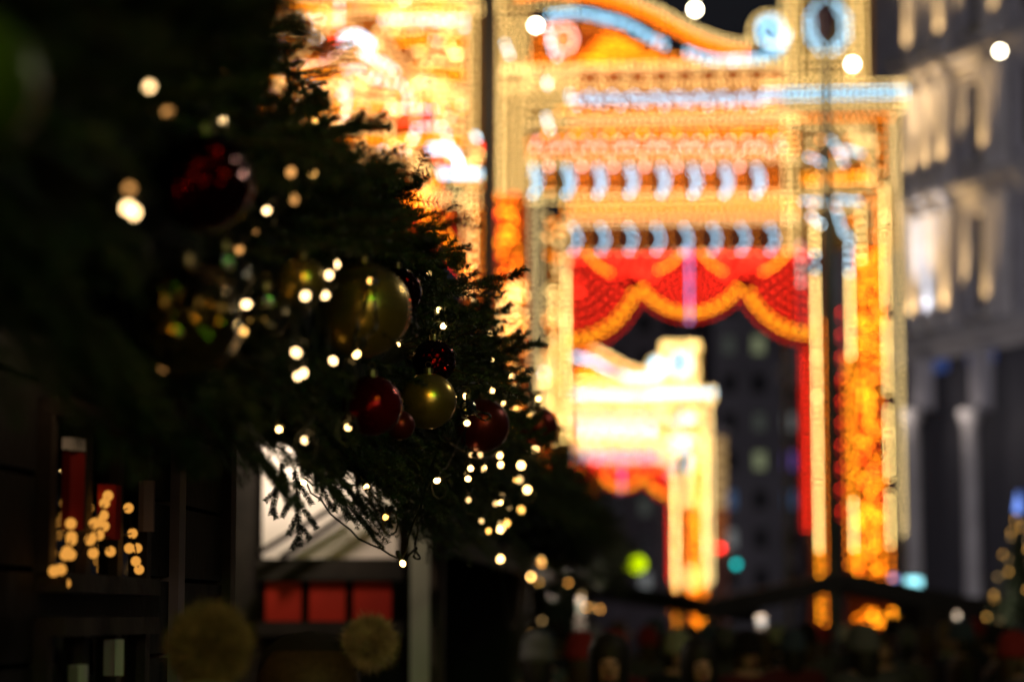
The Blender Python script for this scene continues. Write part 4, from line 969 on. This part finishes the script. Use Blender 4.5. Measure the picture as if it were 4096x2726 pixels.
def hat_mesh(mt, puff=1.0):
    q = MB(); q.lathe([(.098, 1.600), (.108, 1.605), (.108, 1.65), (.101, 1.655), (.100, 1.70), (.086*puff, 1.745), (.055, 1.775), (.001, 1.788)], (0, .005, 0), 24, 0, (1, 1.1, 1))
    me = q.mesh('hat', mt, True)
    return me
def hair_mesh(mt):
    q = MB(); q.lathe([(.075, 1.46), (.095, 1.50), (.101, 1.60), (.10, 1.68), (.075, 1.74), (.001, 1.765)], (0, .035, 0), 20, 0, (1, .95, 1)); return q.mesh('hair', mt, True)
def fur_ball(r, n, hl, seed, mt, core):
    rnd = np.random.default_rng(seed); d = rnd.normal(size=(n, 3)); d /= np.linalg.norm(d, axis=1)[:, None]
    o_ = rnd.normal(size=(n, 3)); w_ = np.cross(d, o_); w_ /= np.linalg.norm(w_, axis=1)[:, None]; w_ *= .0008
    b_ = d*(r-hl)*1.0; md = d*(r-hl*.4)+o_*hl*.12; t_ = d*(r*rnd.uniform(.9, 1.08, (n, 1)))+o_*hl*.28
    V = np.stack([b_-w_, b_+w_, md-w_*.7, md+w_*.7, t_], 1).reshape(-1, 3); i = 5*np.arange(n)[:, None]
    F = np.concatenate([i+np.array([[0, 1, 3]]), i+np.array([[0, 3, 2]]), i+np.array([[2, 3, 4]])])
    q = MB(); q.sphere((0, 0, 0), (r-hl)*1.02, 20, 12); 
    V0 = np.array(q.v); F0 = np.array([f for f in q.f]); T0 = np.concatenate([F0[:, [0, 1, 2]], F0[:, [0, 2, 3]]])
    return fast_mesh('pompom', np.concatenate([V0, V]), np.concatenate([T0, F+len(V0)]), [mt])
COATS = [mat('coat_'+n, c, .85, var=.15, scale=30, bump=.2, bscale=200) for n, c in (('black', (.012, .012, .014)), ('navy', (.015, .02, .04)), ('grey', (.07, .07, .075)), ('wine', (.10, .012, .015)), ('brown', (.06, .035, .02)), ('slate', (.10, .12, .15)))]
CM = [[coat_mesh(c, False), coat_mesh(c, True)] for c in COATS]; TM = [trouser_mesh(c) for c in COATS[:3]]; BM_ = boot_mesh(COATS[0])
HATM = [mat('hat_'+n, c, .95, var=.2, scale=60, bump=.6, bscale=120) for n, c in (('cream', (.32, .33, .24)), ('black', (.014, .010, .012)), ('grey', (.12, .12, .13)), ('red', (.25, .02, .02)), ('blue', (.06, .08, .14)))]
HM = [hat_mesh(m_) for m_ in HATM]; HAIR = [hair_mesh(mat('hair_'+n, c, .6, var=.3, scale=80)) for n, c in (('dark', (.012, .009, .007)), ('brown', (.05, .028, .015)), ('fair', (.16, .10, .05)))]
FUR1 = mat('raccoon_fur', (.27, .20, .11), .9, var=.5, scale=25); FUR2 = mat('pale_fur', (.46, .36, .25), .9, var=.5, scale=25)
def person(x, Y, h, rz, ci, hat, label, lng=0, pom=None, group=None):
    root = empty('person', (x, Y, 0), rz, label, 'person', group); s = h/1.70; root.scale = (s, s, s)
    for nm, me in (('body', BODY), ('face', NOSE), ('eyes', EYES), ('mouth', MOUTH), ('coat', CM[ci][lng]), ('trousers', TM[ci % 3]), ('boots', BM_)): link(nm, me, root)
    if hat < 0: link('hair', HAIR[-hat-1], root)
    else:
        link('hair', HAIR[hat % 2], root).scale = (.93, .9, .96); link('hat', HM[hat], root)
    if pom:
        o = link('pompom', fur_ball(*pom[3:]), root); o.location = Vector(pom[:3])
    return root
# the two pompom hats in front
p = at(838, 2552, 4.5); r1 = 200/FPX*4.5; hp = p.z-r1*.75
person(p.x, 4.5, (hp)*1.70/1.788, R(150), 2, 0, 'person in cream knitted hat with a big dark fur pompom, lower left', 0, (0, .0, 1.788+r1*.70, r1, 11000, .036, 3, FUR1, 0))
p = at(1240, 2520, 5.3); h2 = p.z*1.70/1.788*1.0; r2 = 108/FPX*5.3; pc = at(1480, 2570, 5.25)
pr = person(p.x, 5.3, h2, R(180), 0, 1, 'person in dark hat with a pale fur pompom on its right side', 0, None)
k = h2/1.70; o = link('pompom', fur_ball(r2/k, 7000, .03, 5, FUR2, 0), pr); lc = Vector((pc.x-p.x, pc.y-5.3, pc.z))/k
o.location = Vector((-lc.x, -lc.y, lc.z)); pr.children[-1]
for c_ in pr.children:
    if c_.name.startswith('hat') or c_.name.startswith('hair'): c_.scale = (1.22, 1.15, 1.0)
# the crowd
crowd = [(2435, 2520, 10.6, 0, 1, -1, 'dark-haired person in navy coat facing the camera, lower centre'), (2800, 2540, 11.5, 10, 0, -1, 'person with dark hood of hair, face turned up, right of centre'), (2150, 2560, 13, 170, 2, 2, 'person in grey hat walking away, left end of the crowd')]
labs = {}
for i in range(30):
    rr = random.Random(i+50); px = 2170+i*67+rr.uniform(-20, 20); Y = rr.uniform(13, 27); py = rr.uniform(2462, 2535)+ (26-Y)*2
    crowd.append((px, py, Y, rr.choice([0, 20, 160, 180, 200, 90, -90]), rr.randrange(6), rr.choice([-1, -2, -3, 0, 1, 2, 3, 4]), None))
cn = ('black', 'navy', 'grey', 'wine red', 'brown', 'slate blue'); hn = {-1: 'dark hair', -2: 'brown hair', -3: 'fair hair', 0: 'cream hat', 1: 'black hat', 2: 'grey hat', 3: 'red hat', 4: 'blue hat'}
for i, (px, py, Y, rz, ci, ht, lab) in enumerate(crowd):
    p = at(px, py, Y); h = max(1.5, min(1.9, p.z*.96)); wh = 'below the distant arch' if px < 2900 else 'below the gabled canopy' if px < 3650 else 'near the lit tree at right'
    fc = 'facing the camera' if abs(rz) < 30 else 'seen from behind' if abs(rz) > 150 else 'seen side on'
    l = lab or f'person in {cn[ci]} coat, {hn[ht]}, {fc}, {wh}'
    if l in labs: l += f', {"nearer" if Y < labs[l] else "further back"}'
    labs[l] = Y
    person(p.x, Y, h, R(rz), ci, ht, l, i % 2, None, 'people in the crowd')

# ================================================================== shop front added behind the camera for light and bauble reflections
bs = empty('added_shop_front', (2.5, -9, 0), 0, 'unseen shop front added behind the viewer for bauble reflections', 'shop front')
q = MB(); q.box((0, -.3, 6), (12, .4, 12)); q.build('wall', M['stone'], bs)
for x, z, c_, s_ in ((-3.6, 2.4, (1, .7, .4), 2.5), (-.6, 2.4, (1, .6, .2), 2.5), (2.6, 2.4, (1, .7, .35), 2.5), (4.8, 5.4, (.9, .9, .8), 6), (3.6, 8.6, (.25, .95, .05), 34), (-.2, 7.9, (1, .52, .08), 55)):
    q = MB(); q.box((x, 0, z), (1.3, .06, 1.1)); q.build('added_lit_window', emis('added_window_glow', c_, s_), bs)  # glow added to make highlights on the baubles
    q = MB(); q.box((x, .02, z-.6), (1.5, .12, .1)); q.box((x, .02, z+.6), (1.5, .12, .1)); q.build('window_frame', M['dark_wood'], bs)

wl = empty('added_wall_lantern', (3.6, -7.4, 4.6), 0, 'unseen bracket lantern added behind the viewer as fill light', 'lantern')  # added lamp, lights the unseen wall that the baubles reflect
q = MB(); q.sphere((0, 0, 0), .12, 12, 8); q.build('globe', M['lantern'], wl, True)
q = MB(); q.bar((0, -.1, .1), (0, -1.4, .3), .02, 6); q.build('bracket', M['steel'], wl)
lamp('added_wall_lantern_light', (0, 0, -.2), 75, (1, .84, .6), .12, wl)
